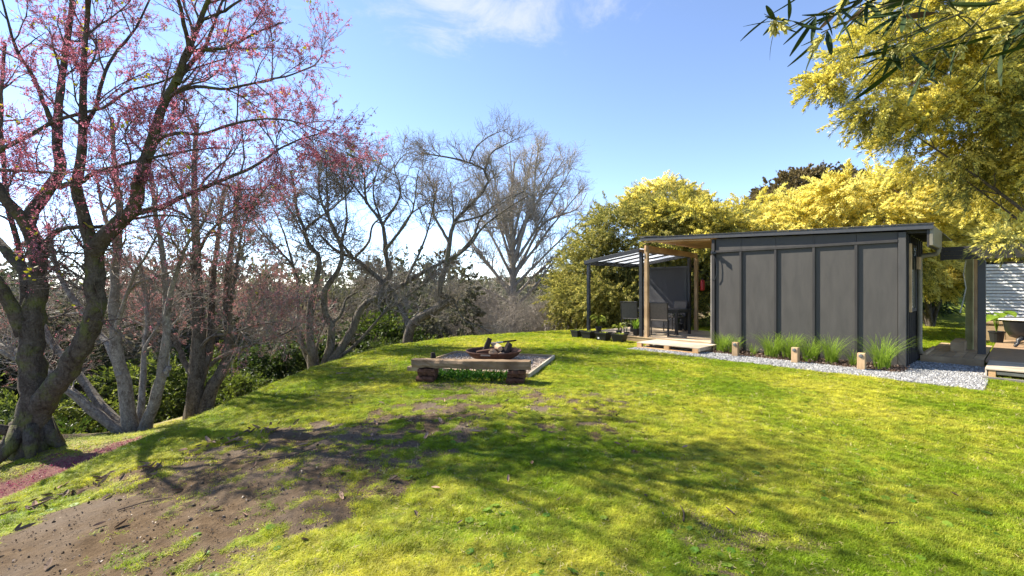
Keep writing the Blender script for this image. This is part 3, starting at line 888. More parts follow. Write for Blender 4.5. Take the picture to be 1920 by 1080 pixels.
# turned so that the back of a chair (its +y side) faces the camera
make_chair('outdoor_chair', 'dark sling chair with its back to the lawn, left of the timber post', CL(-6.30, .55, .15), CROT + R(204))
make_chair('outdoor_chair', 'dark sling chair seen from behind, just right of the front timber post', CL(-5.36, .55, .15), CROT + R(206))
make_chair('outdoor_chair', 'dark sling chair on the far side of the table facing the lawn', CL(-5.85, 2.25, .15), CROT + R(-8))
tb = thing('outdoor_table', 'dark rectangular metal table on the deck among sling chairs', 'table', CL(-5.85, 1.40, .15), CROT)
MB().span(-.80, .80, -.42, .42, .70, .735).build('tabletop', CHAIRF, tb, .005)
MB().span(-.74, .74, -.37, .37, .63, .698).build('apron', CHAIRF, tb)
for sx in (-1, 1):
    for sy in (-1, 1):
        MB().span(sx * .74 - .035, sx * .74 + .035, sy * .37 - .035, sy * .37 + .035, 0, .70).build('leg', CHAIRF, tb, .004)
dd = MB(); dd.lathe([(.0, .0), (.11, .0), (.15, .035), (.145, .035), (.10, .012), (0, .012)], (0, 0, 0), 20)
dd = dd.build('white_dish', CREAM, None, 0, True, CL(-6.0, 1.2, .887)); prop(dd, 'shallow white dish on the dark outdoor table', 'dish')

# ------------------------------------------------------------------ right: boardwalk, step, bathing area
bw = thing('boardwalk', 'brown timber boardwalk running past the end of the black cabin', 'boardwalk', CAB, CROT)
for i in range(14):
    x = .065 + i * .058 * 1.0
    pass
for i in range(6):
    x = .07 + i * .147
    MB().span(x, x + .141, 1.32, 4.5, .118, .143).build('boardwalk_board', DECKBROWN, bw)
MB().span(.05, .955, 1.285, 1.315, -.02, .142).build('fascia', DECKBROWN, bw, .003)
MB().box((.11, 2.1, .17), (.06, 1.5, .05)).build('side_rail', DECKBROWN, bw, .003)
sp = thing('entry_platform', 'low pale timber platform with an open slatted front beside the boardwalk', 'platform', CAB, CROT)
for i in range(9):
    y = .02 + i * .1425
    MB().span(1.02, 4.2, y, y + .137, .128, .152).build('platform_board', DECKWOOD, sp, .003)
MB().span(1.02, 1.045, .03, 1.29, -.03, .126).build('side_board', DECKWOOD, sp, .003)
MB().span(1.15, 4.2, .055, .08, .055, .105).build('front_slat', DECKWOOD, sp, .003)
MB().span(1.06, 1.145, .035, .12, -.03, .126).build('corner_leg', PINE, sp, .003)
MB().span(1.0, 4.2, -.28, -.20, -.04, .045).build('edging_board', GREY_WOOD, sp, .003)
bf = thing('bathing_deck', 'shaded brown paved floor around the outdoor bath', 'floor', CAB, CROT)
TILE = plain('terracotta_paver', (.30, .20, .12), .75)
for i in range(6):
    for j in range(8):
        xa = .97 + i * .60; ya = 1.33 + j * .66
        MB().span(xa, xa + .592, ya, ya + .652, .10, .140 + .001 * ((i + j) % 2)).build('floor_tile', TILE, bf)
pl = thing('bath_plinth_wall', 'low timber boarded wall at the foot of the white louvred screen', 'low wall', CAB, CROT)
for i in range(8):
    MB().span(.60 + i * .52, .60 + i * .52 + .51, 6.55, 6.60, .10, .55).build('panel', DECKBROWN, pl, .003)
MB().span(.55, 4.8, 6.52, 6.64, .552, .62).build('cap_rail', DECKBROWN, pl, .003)
lv = thing('louvred_screen', 'white horizontal slat privacy screen behind the bath', 'screen', CAB, CROT)
WHITE = plain('white_painted_slat', (.62, .62, .61), .5)
for i in range(17):
    z = .66 + i * .088
    M = Matrix.Rotation(R(-24), 3, 'X')
    MB().box((1.45, 6.68, z + .03), (1.78, .014, .074), 0, M).build('slat', WHITE, lv)
for i in range(17):
    z = .66 + i * .088
    MB().box((3.9, 6.68, z + .03), (2.6, .014, .074), 0, Matrix.Rotation(R(-24), 3, 'X')).build('slat', WHITE, lv)
MB().span(.50, .58, 6.64, 6.72, .1, 2.2).build('frame_post', WHITE, lv)
MB().span(2.36, 2.56, 6.63, 6.72, .1, 2.2).build('frame_post', WHITE, lv)
MB().span(.5, 5.3, 6.77, 6.79, .62, 2.2).build('gap_shade_sheet', GAP_SHADE, lv)  # near-black sheet added to stand for the shade between the slats
pg = thing('bath_pergola', 'black post with a deep boarded beam framing the way to the outdoor bath', 'pergola', CAB, CROT)
MB().span(.81, .93, 2.36, 2.48, .141, 2.09).build('post', BLACKMETAL, pg, .005)
for k in range(3):
    MB().span(.30, 4.5, 2.36 + .004 * k, 2.42 + .004 * k, 2.10 + k * .092, 2.188 + k * .092).build('beam_board', BLACKTRIM, pg, .003)
MB().span(.25, .30, 2.33, 2.46, 2.09, 2.385).build('beam_cap', BLACKTRIM, pg, .003)
gp2 = thing('treated_pine_panel', 'tall green tinged treated pine panel behind the black post', 'panel', CAB, CROT)
for k in range(3):
    MB().span(.58 + .003 * k, .70, 3.16 + k * .15, 3.305 + k * .15, .142, 2.22).build('plank', GREEN_PINE, gp2, .003)
MB().span(.72, .80, 3.0, 3.1, .142, 2.24).build('pine_edge_post', PINE_Z, gp2, .003)  # slim upright in plain pine beside the green planks
bx = MB(); bx.span(-.11, .11, -.55, .55, .0, .20)
bx = bx.build('timber_box', DECKBROWN, None, .006, False, CL(.50, 3.1, .143)); bx.rotation_euler = (0, 0, CROT); prop(bx, 'low brown timber box lying on the boardwalk at the foot of the black post', 'box')
# clawfoot bath
bt = thing('clawfoot_bath', 'black clawfoot bath with a cream rim standing on the paved floor', 'bath', CL(1.95, 4.85, .142), CROT)
N = 28; prof = [(.60, .17), (.74, .22), (.82, .36), (.85, .54), (.87, .60)]
def oval(a, rx):
    c, s = math.cos(a), math.sin(a)
    ry = rx * .47
    return (math.copysign(abs(c) ** .75, c) * rx, math.copysign(abs(s) ** .75, s) * ry)
v = []; f = []
for rx, z in prof:
    v += [(*oval(2 * PI * j / N, rx), z + .06 * max(0, math.cos(2 * PI * j / N)) * (z > .5)) for j in range(N)]
f = [(i * N + j, i * N + (j + 1) % N, (i + 1) * N + (j + 1) % N, (i + 1) * N + j) for i in range(len(prof) - 1) for j in range(N)] + [tuple(reversed(range(N)))]
MB().add(v, f).build('tub', plain('black_enamel', (.015, .015, .016), .3, .5), bt, 0, True)
inn = [(.87, .602), (.915, .612), (.92, .63), (.88, .64), (.83, .62), (.76, .35), (.6, .22)]
v = []
for rx, z in inn:
    v += [(*oval(2 * PI * j / N, rx), z + .06 * max(0, math.cos(2 * PI * j / N)) * (z > .5)) for j in range(N)]
f = [(i * N + j, i * N + (j + 1) % N, (i + 1) * N + (j + 1) % N, (i + 1) * N + j) for i in range(len(inn) - 1) for j in range(N)] + [tuple((len(inn) - 1) * N + j for j in range(N))]
MB().add(v, f).build('rim', CREAM, bt, 0, True)
for sx in (-1, 1):
    for sy in (-1, 1):
        MB().tube([(sx * .52, sy * .26, .22), (sx * .60, sy * .30, .16), (sx * .60, sy * .31, .09), (sx * .64, sy * .33, .035), (sx * .66, sy * .34, .03)], [.05, .045, .03, .035, .03], 8).build('claw_foot', BLACKMETAL, bt, 0, True)
wr = MB(); wr.tube([CL(.60, 3.0, 2.1), CL(.56, 3.05, 1.8), CL(.60, 3.05, 1.5), CL(.55, 3.1, 1.2), CL(.50, 3.12, .95)], .012, 6)
wr = wr.build('hanging_hose', plain('pale_hose', (.55, .55, .5), .5), None); prop(wr, 'thin pale hose hanging beside the green pine panel', 'hose')

# ------------------------------------------------------------------ bollard lights
for i, (x, y, lab) in enumerate(((-2.746, -.735, 'pale timber bollard light among the grasses nearest the deck step'),
                                 (-1.585, -.735, 'pale timber bollard light midway along the black cabin wall'),
                                 (-.516, -.72, 'pale timber bollard light nearest the right hand cabin corner'))):
    t = thing('bollard_light', lab, 'bollard light', CL(x, y, 0), CROT + (.05, -.04, .02)[i], 'timber bollard lights along the gravel path')
    MB().span(-.058, .058, -.058, .058, 0, .31).build('post', PINE_Z, t, .004)
    m = MB(); m.lathe([(.0, 0), (.034, 0), (.034, .012), (.022, .014), (.0, .014)], (0, 0, 0), 16)
    o = m.build('lamp', plain('grey_lamp', (.12, .12, .115), .4, .5), t, 0, True, (0, -.059, .262)); o.rotation_euler = (R(90), 0, 0)

# ------------------------------------------------------------------ fire pit
pit = thing('fire_pit_bed', 'square gravel bed edged with pale boards under the fire bowl', 'gravel bed', (-.49, 8.91, 0), math.atan2(.62, -2.12) + PI)
hx, hy = 1.10, 1.05
for (xa, xb, ya, yb) in ((-hx, hx, -hy - .04, -hy), (-hx, hx, hy, hy + .04), (-hx - .04, -hx, -hy - .04, hy + .04), (hx, hx + .04, -hy - .04, hy + .04)):
    MB().span(xa, xb, ya, yb, -.05, .085).build('edging_board', DECKBROWN if xa < 0 else wood('pale_edging', (.40, .34, .24), (.58, .52, .40), 1), pit, .004)
o = flat_poly('gravel_base', [(-hx, -hy), (hx, -hy), (hx, hy), (-hx, hy)], .04, speck('tan_gravel', (.15, .12, .095), (.42, .35, .28), 60), pit)
r = rng(19); n = 2600
P = np.c_[r.uniform(-hx + .01, hx - .01, n), r.uniform(-hy + .01, hy - .01, n), np.full(n, .045)]
scatter('gravel', P, r.uniform(0, 6, (n, 3)) * (.2, .2, 1), r.uniform(.010, .024, n), r.uniform(0, 1, n), STONES, PEB_TAN, pit, 'stuff')
bowl = thing('fire_bowl', 'wide shallow rusty iron fire bowl holding half burnt logs', 'fire bowl', (-.36, 8.95, .065))
m = MB(); m.lathe([(.0, .0), (.20, .008), (.36, .06), (.47, .14), (.535, .235), (.55, .262), (.542, .266), (.52, .236), (.455, .15), (.34, .078), (.18, .03), (0, .022)], (0, 0, 0), 40)
m = m.build('dish', RUST, bowl, 0, True); m.scale = (1, 1, .82)
MB().beam((-.22, -.515, .185), (-.04, -.55, .185), .02, .025).build('handle', plain('worn_handle', (.18, .15, .13), .5), bowl, .003)
ash = MB(); ash.lathe([(.0, .085), (.16, .08), (.30, .062), (.33, .07)], (0, 0, 0), 18); ash.build('ash', plain('grey_ash', (.22, .20, .19), .95), bowl, 0, True)
CHAR = wood('charred_log', (.018, .014, .012), (.055, .038, .028), 0, .9)
SPLIT = wood('split_log', (.36, .24, .14), (.60, .44, .29), 0, .85)
def log(label, c, L, rad, yaw, pitch, mat, seed):
    r = rng(seed); k = 9
    m = MB(); prof = [1 + r.uniform(-.22, .15) for _ in range(k)]
    v = []
    for x, s in ((-L / 2, .9), (-L / 4, 1.02), (L / 5, .97), (L / 2, .86)):
        v += [(x + r.uniform(-.01, .01), math.cos(2 * PI * j / k) * rad * s * prof[j], math.sin(2 * PI * j / k) * rad * s * prof[j]) for j in range(k)]
    f = [(i * k + j, i * k + (j + 1) % k, (i + 1) * k + (j + 1) % k, (i + 1) * k + j) for i in range(3) for j in range(k)] + [tuple(reversed(range(k))), tuple(3 * k + j for j in range(k))]
    o = m.add(v, f).build('firewood_log', mat, None, 0, False, c); o.rotation_euler = (r.uniform(0, 3), pitch, yaw)
    prop(o, label, 'log', 'logs in the fire bowl')
bx0, by0, bz0 = -.36, 8.95, .03
log('charred black log leaning up at the left of the fire bowl', (bx0 - .14, by0 + .10, bz0 + .31), .34, .06, .3, R(-68), CHAR, 1)
log('dark brown log lying along the left front of the fire bowl', (bx0 - .12, by0 - .12, bz0 + .22), .42, .075, .25, R(-6), wood('brown_log', (.07, .035, .022), (.15, .08, .05), 0, .9), 2)
log('pale split log pointing forward in the middle of the bowl', (bx0 + .04, by0 - .10, bz0 + .20), .46, .062, R(70), R(12), SPLIT, 3)
log('pale split log on top of the heap in the fire bowl', (bx0 + .06, by0 + .05, bz0 + .31), .36, .058, R(115), R(-8), SPLIT, 4)
log('charred stubby log standing at the right of the fire bowl', (bx0 + .26, by0 + .02, bz0 + .26), .26, .085, .9, R(-52), CHAR, 5)
log('short pale offcut lying at the right front of the bowl', (bx0 + .16, by0 - .20, bz0 + .19), .30, .05, R(80), R(6), SPLIT, 6)
log('charred log lying across the back of the fire bowl', (bx0 + .1, by0 + .22, bz0 + .22), .5, .06, R(8), R(2), CHAR, 7)
t = thing('fire_poker', 'long iron poker with a grey grip resting on the fire bowl logs', 'poker', (bx0 + .02, by0 + .2, bz0 + .36), R(12))
MB().tube([(-.10, 0, 0), (.16, 0, .02)], .016, 8).build('grip', SILVER, t)
MB().tube([(.16, 0, .02), (.44, .02, .045)], .018, 8).build('rod', CHAR, t)

bench = thing('sleeper_bench', 'long low bench made of a weathered timber beam in front of the fire bowl', 'bench', (-.655, 7.32, 0), R(-6))
def rough_beam(L, h, d, seed, nx=26):
    r = rng(seed); v = []; k = 12
    for i in range(nx):
        x = -L / 2 + L * i / (nx - 1)
        ring = []
        for j in range(k):
            a = 2 * PI * (j + .5) / k; c, s = math.cos(a), math.sin(a)
            q = max(abs(c), abs(s)); yy, zz = c / q * d / 2, s / q * h / 2
            e = .012 * r.normal() + .014 * math.sin(x * 3.1 + j * 1.7) - (.02 * r.uniform() if r.uniform() < .12 else 0)
            if abs(c) > .45 and abs(s) > .45: e -= .02
            ring.append((x + (r.normal() * .008), yy * (1 + e * 4), zz * (1 + e * 4) - .01 * math.cos(x * 1.6)))
        v += ring
    f = [(i * k + j, i * k + (j + 1) % k, (i + 1) * k + (j + 1) % k, (i + 1) * k + j) for i in range(nx - 1) for j in range(k)] + [tuple(reversed(range(k))), tuple((nx - 1) * k + j for j in range(k))]
    return MB().add(v, f)
o = rough_beam(1.90, .135, .23, 4).build('seat', OLDWOOD, bench); o.location = (0, 0, .285)
for sx, nm in ((-1, 0), (1, 1)):
    for k in range(2):
        o = rough_beam(.27, .112, .33, 20 + 3 * k + nm, 8).build('leg_block', REDWOOD_OLD, bench)
        o.location = (sx * .74 - .02 * sx + .012 * k, .01 * k, .046 + .114 * k); o.rotation_euler = (0, 0, .06 * (k - .5))
o = MB().tube([(0, 0, 0), (.005, 0, .30), (.0, .0, .37)], [.055, .05, .035], 9).build('dark_stump', CHAR, None, 0, False, (-1.40, 8.05, -.01))
prop(o, 'small dark charred stump standing behind the left end of the bench', 'stump')
for i in range(4):
    x, y = -2.75 - .12 * i, 8.3 + i * .55
    o = rough_beam(.85, .08, .10, 70 + i, 10).build('timber_edging', OLDWOOD, None); o.location = (x, y, gz(x, y) - .025); o.rotation_euler = (0, 0, R(8 + 5 * i))
    prop(o, ('lowest half buried sleeper of the straw coloured steps left of the bench', 'second half buried sleeper up the straw coloured steps', 'third half buried sleeper up the straw coloured steps', 'farthest half buried sleeper of the steps towards the bent tree')[i], 'sleeper', 'half buried sleepers of the grass steps')

# ------------------------------------------------------------------ branching trees
def catmull(pts, n):
    p = np.array(pts, float)
    if len(p) == 2: p = np.array([p[0], (p[0] + p[1]) / 2, p[1]])
    q = np.vstack([2 * p[0] - p[1], p, 2 * p[-1] - p[-2]])
    L = np.r_[0, np.cumsum(np.linalg.norm(np.diff(p, axis=0), axis=1))]
    t = np.interp(np.linspace(0, L[-1], n), L, np.arange(len(p)))
    i = np.minimum(t.astype(int), len(p) - 2); f = (t - i)[:, None]
    a, b, c, d = q[i], q[i + 1], q[i + 2], q[i + 3]
    return .5 * ((2 * b) + (-a + c) * f + (2 * a - 5 * b + 4 * c - d) * f ** 2 + (-a + 3 * b - 3 * c + d) * f ** 3)

def unit(v):
    return v / (np.linalg.norm(v, axis=-1, keepdims=True) + 1e-9)

def tubes(P, Rd, k, bumpy=0.0, seed=0):
    """P (m,n,3), Rd (m,n) -> verts, quads"""
    m, n, _ = P.shape
    T = np.gradient(P, axis=1); T = unit(T)
    mean = unit(P[:, -1] - P[:, 0] + 1e-6)
    ref = np.where(np.abs(mean[:, 2:3]) < .7, np.array([[0, 0, 1.]]), np.array([[1., 0, 0]]))
    A = unit(np.cross(T, ref[:, None, :])); B = np.cross(T, A)
    th = np.arange(k) * 2 * PI / k
    rr = Rd[:, :, None] * np.ones(k)
    if bumpy:
        r = rng(seed); rr = rr * (1 + bumpy * r.normal(0, 1, rr.shape))
    V = P[:, :, None, :] + rr[..., None] * (A[:, :, None, :] * np.cos(th)[:, None] + B[:, :, None, :] * np.sin(th)[:, None])
    base = (np.arange(m) * n * k)[:, None, None] + (np.arange(n - 1) * k)[None, :, None]
    j = np.arange(k)[None, None]; jn = (j + 1) % k
    F = np.stack([base + j, base + jn, base + k + jn, base + k + j], -1).reshape(-1, 4)
    return V.reshape(-1, 3), F

def spawn(P, Rd, count, r, s0=.2, s1=1.0, length=(.3, .7), ang=(25, 60), n=6, sig=.22, up=.1, rfac=.6, rmax=.02, tip=.002, outward=None, taper_len=.5, curl=0.0):
    m, N, _ = P.shape
    L = np.linalg.norm(np.diff(P, axis=1), axis=2).sum(1)
    idx = r.choice(m, count, p=L / L.sum())
    s = s0 + (s1 - s0) * r.uniform(0, 1, count)
    t = s * (N - 1); i = np.minimum(t.astype(int), N - 2); f = (t - i)[:, None]
    p0 = P[idx, i] * (1 - f) + P[idx, i + 1] * f
    tg = unit(P[idx, i + 1] - P[idx, i])
    rp = Rd[idx, i] * (1 - f[:, 0]) + Rd[idx, i + 1] * f[:, 0]
    a = np.radians(r.uniform(ang[0], ang[1], count))[:, None]
    rd = r.normal(0, 1, (count, 3)); perp = unit(rd - tg * (rd * tg).sum(1, keepdims=True))
    d = unit(tg * np.cos(a) + perp * np.sin(a) + np.array([0, 0, up]))
    ln = r.uniform(length[0], length[1], count) * (1 - taper_len * s)
    st = (ln / (n - 1))[:, None]
    pts = [p0]; cur = d
    bend = r.normal(0, 1, (count, 3)) * curl
    for q in range(n - 1):
        pts.append(pts[-1] + cur * st)
        cur = unit(cur + r.normal(0, sig, (count, 3)) + bend + np.array([0, 0, up * .6]))
    C = np.stack(pts, 1)
    r0 = np.minimum(rp * rfac, rmax)
    CR = r0[:, None] * (1 - np.linspace(0, 1, n)[None]) + np.minimum(tip, r0)[:, None] * np.linspace(0, 1, n)[None]
    return C, CR

def limb_tree(name, label, base, limbs, mat, twigmat, levels, seed, root_flare=1.0, n=18, group=None, bumpy=.075, cat='tree'):
    """traced and added limbs carry the tree; the finer branching grows from them"""
    r = rng(seed)
    base = np.array(base)
    t = thing(name, label, cat, tuple(base), 0, group)
    Ps = []; Rs = []
    for pts, r0, r1 in limbs:
        P = catmull(pts, n); u = np.linspace(0, 1, n)
        Rr = .80 * (r0 * (1 - u) ** 1.35 + r1 * (1 - (1 - u) ** 1.35))
        Ps.append(P); Rs.append(Rr)
    P0 = np.array(Ps); R0 = np.array(Rs)
    # wobble so limbs are not smooth arcs
    w = r.normal(0, 1, P0.shape) * np.clip(R0[..., None] * .11, .003, .012); w[:, 0] = 0
    P0 = P0 + w
    flare = np.clip(1 - (P0[..., 2] - base[2]) / .75, 0, 1) ** 2
    R0 = R0 * (1 + flare * .14 * root_flare)
    P0[:, 0, 2] -= .05
    V, F = tubes(P0 - base, R0, 12, bumpy, seed)
    tr = link('trunk', mesh_np('trunk', V, F), mat, t, True)
    P, Rr = P0, R0
    VV = []; FF = []; off = 0; last = None
    first = True
    for lv in levels:
        cnt = lv.pop('count'); k = lv.pop('k', 4); both = lv.pop('both', False)
        C, CR = spawn(P, Rr, cnt, r, **lv)
        V, F = tubes(C - base, CR, k)
        VV.append(V); FF.append(F + off); off += len(V)
        last = C
        P, Rr = C, CR
    cr = link('crown', mesh_np('crown', np.concatenate(VV), np.concatenate(FF)), twigmat, t, True)
    return t, tr, last, base

def along(C, n, r, s0=.2):
    i = r.integers(0, len(C), n); N = C.shape[1]
    t = (s0 + (1 - s0) * r.uniform(0, 1, n)) * (N - 1); k = np.minimum(t.astype(int), N - 2); f = (t - k)[:, None]
    return C[i, k] * (1 - f) + C[i, k + 1] * f

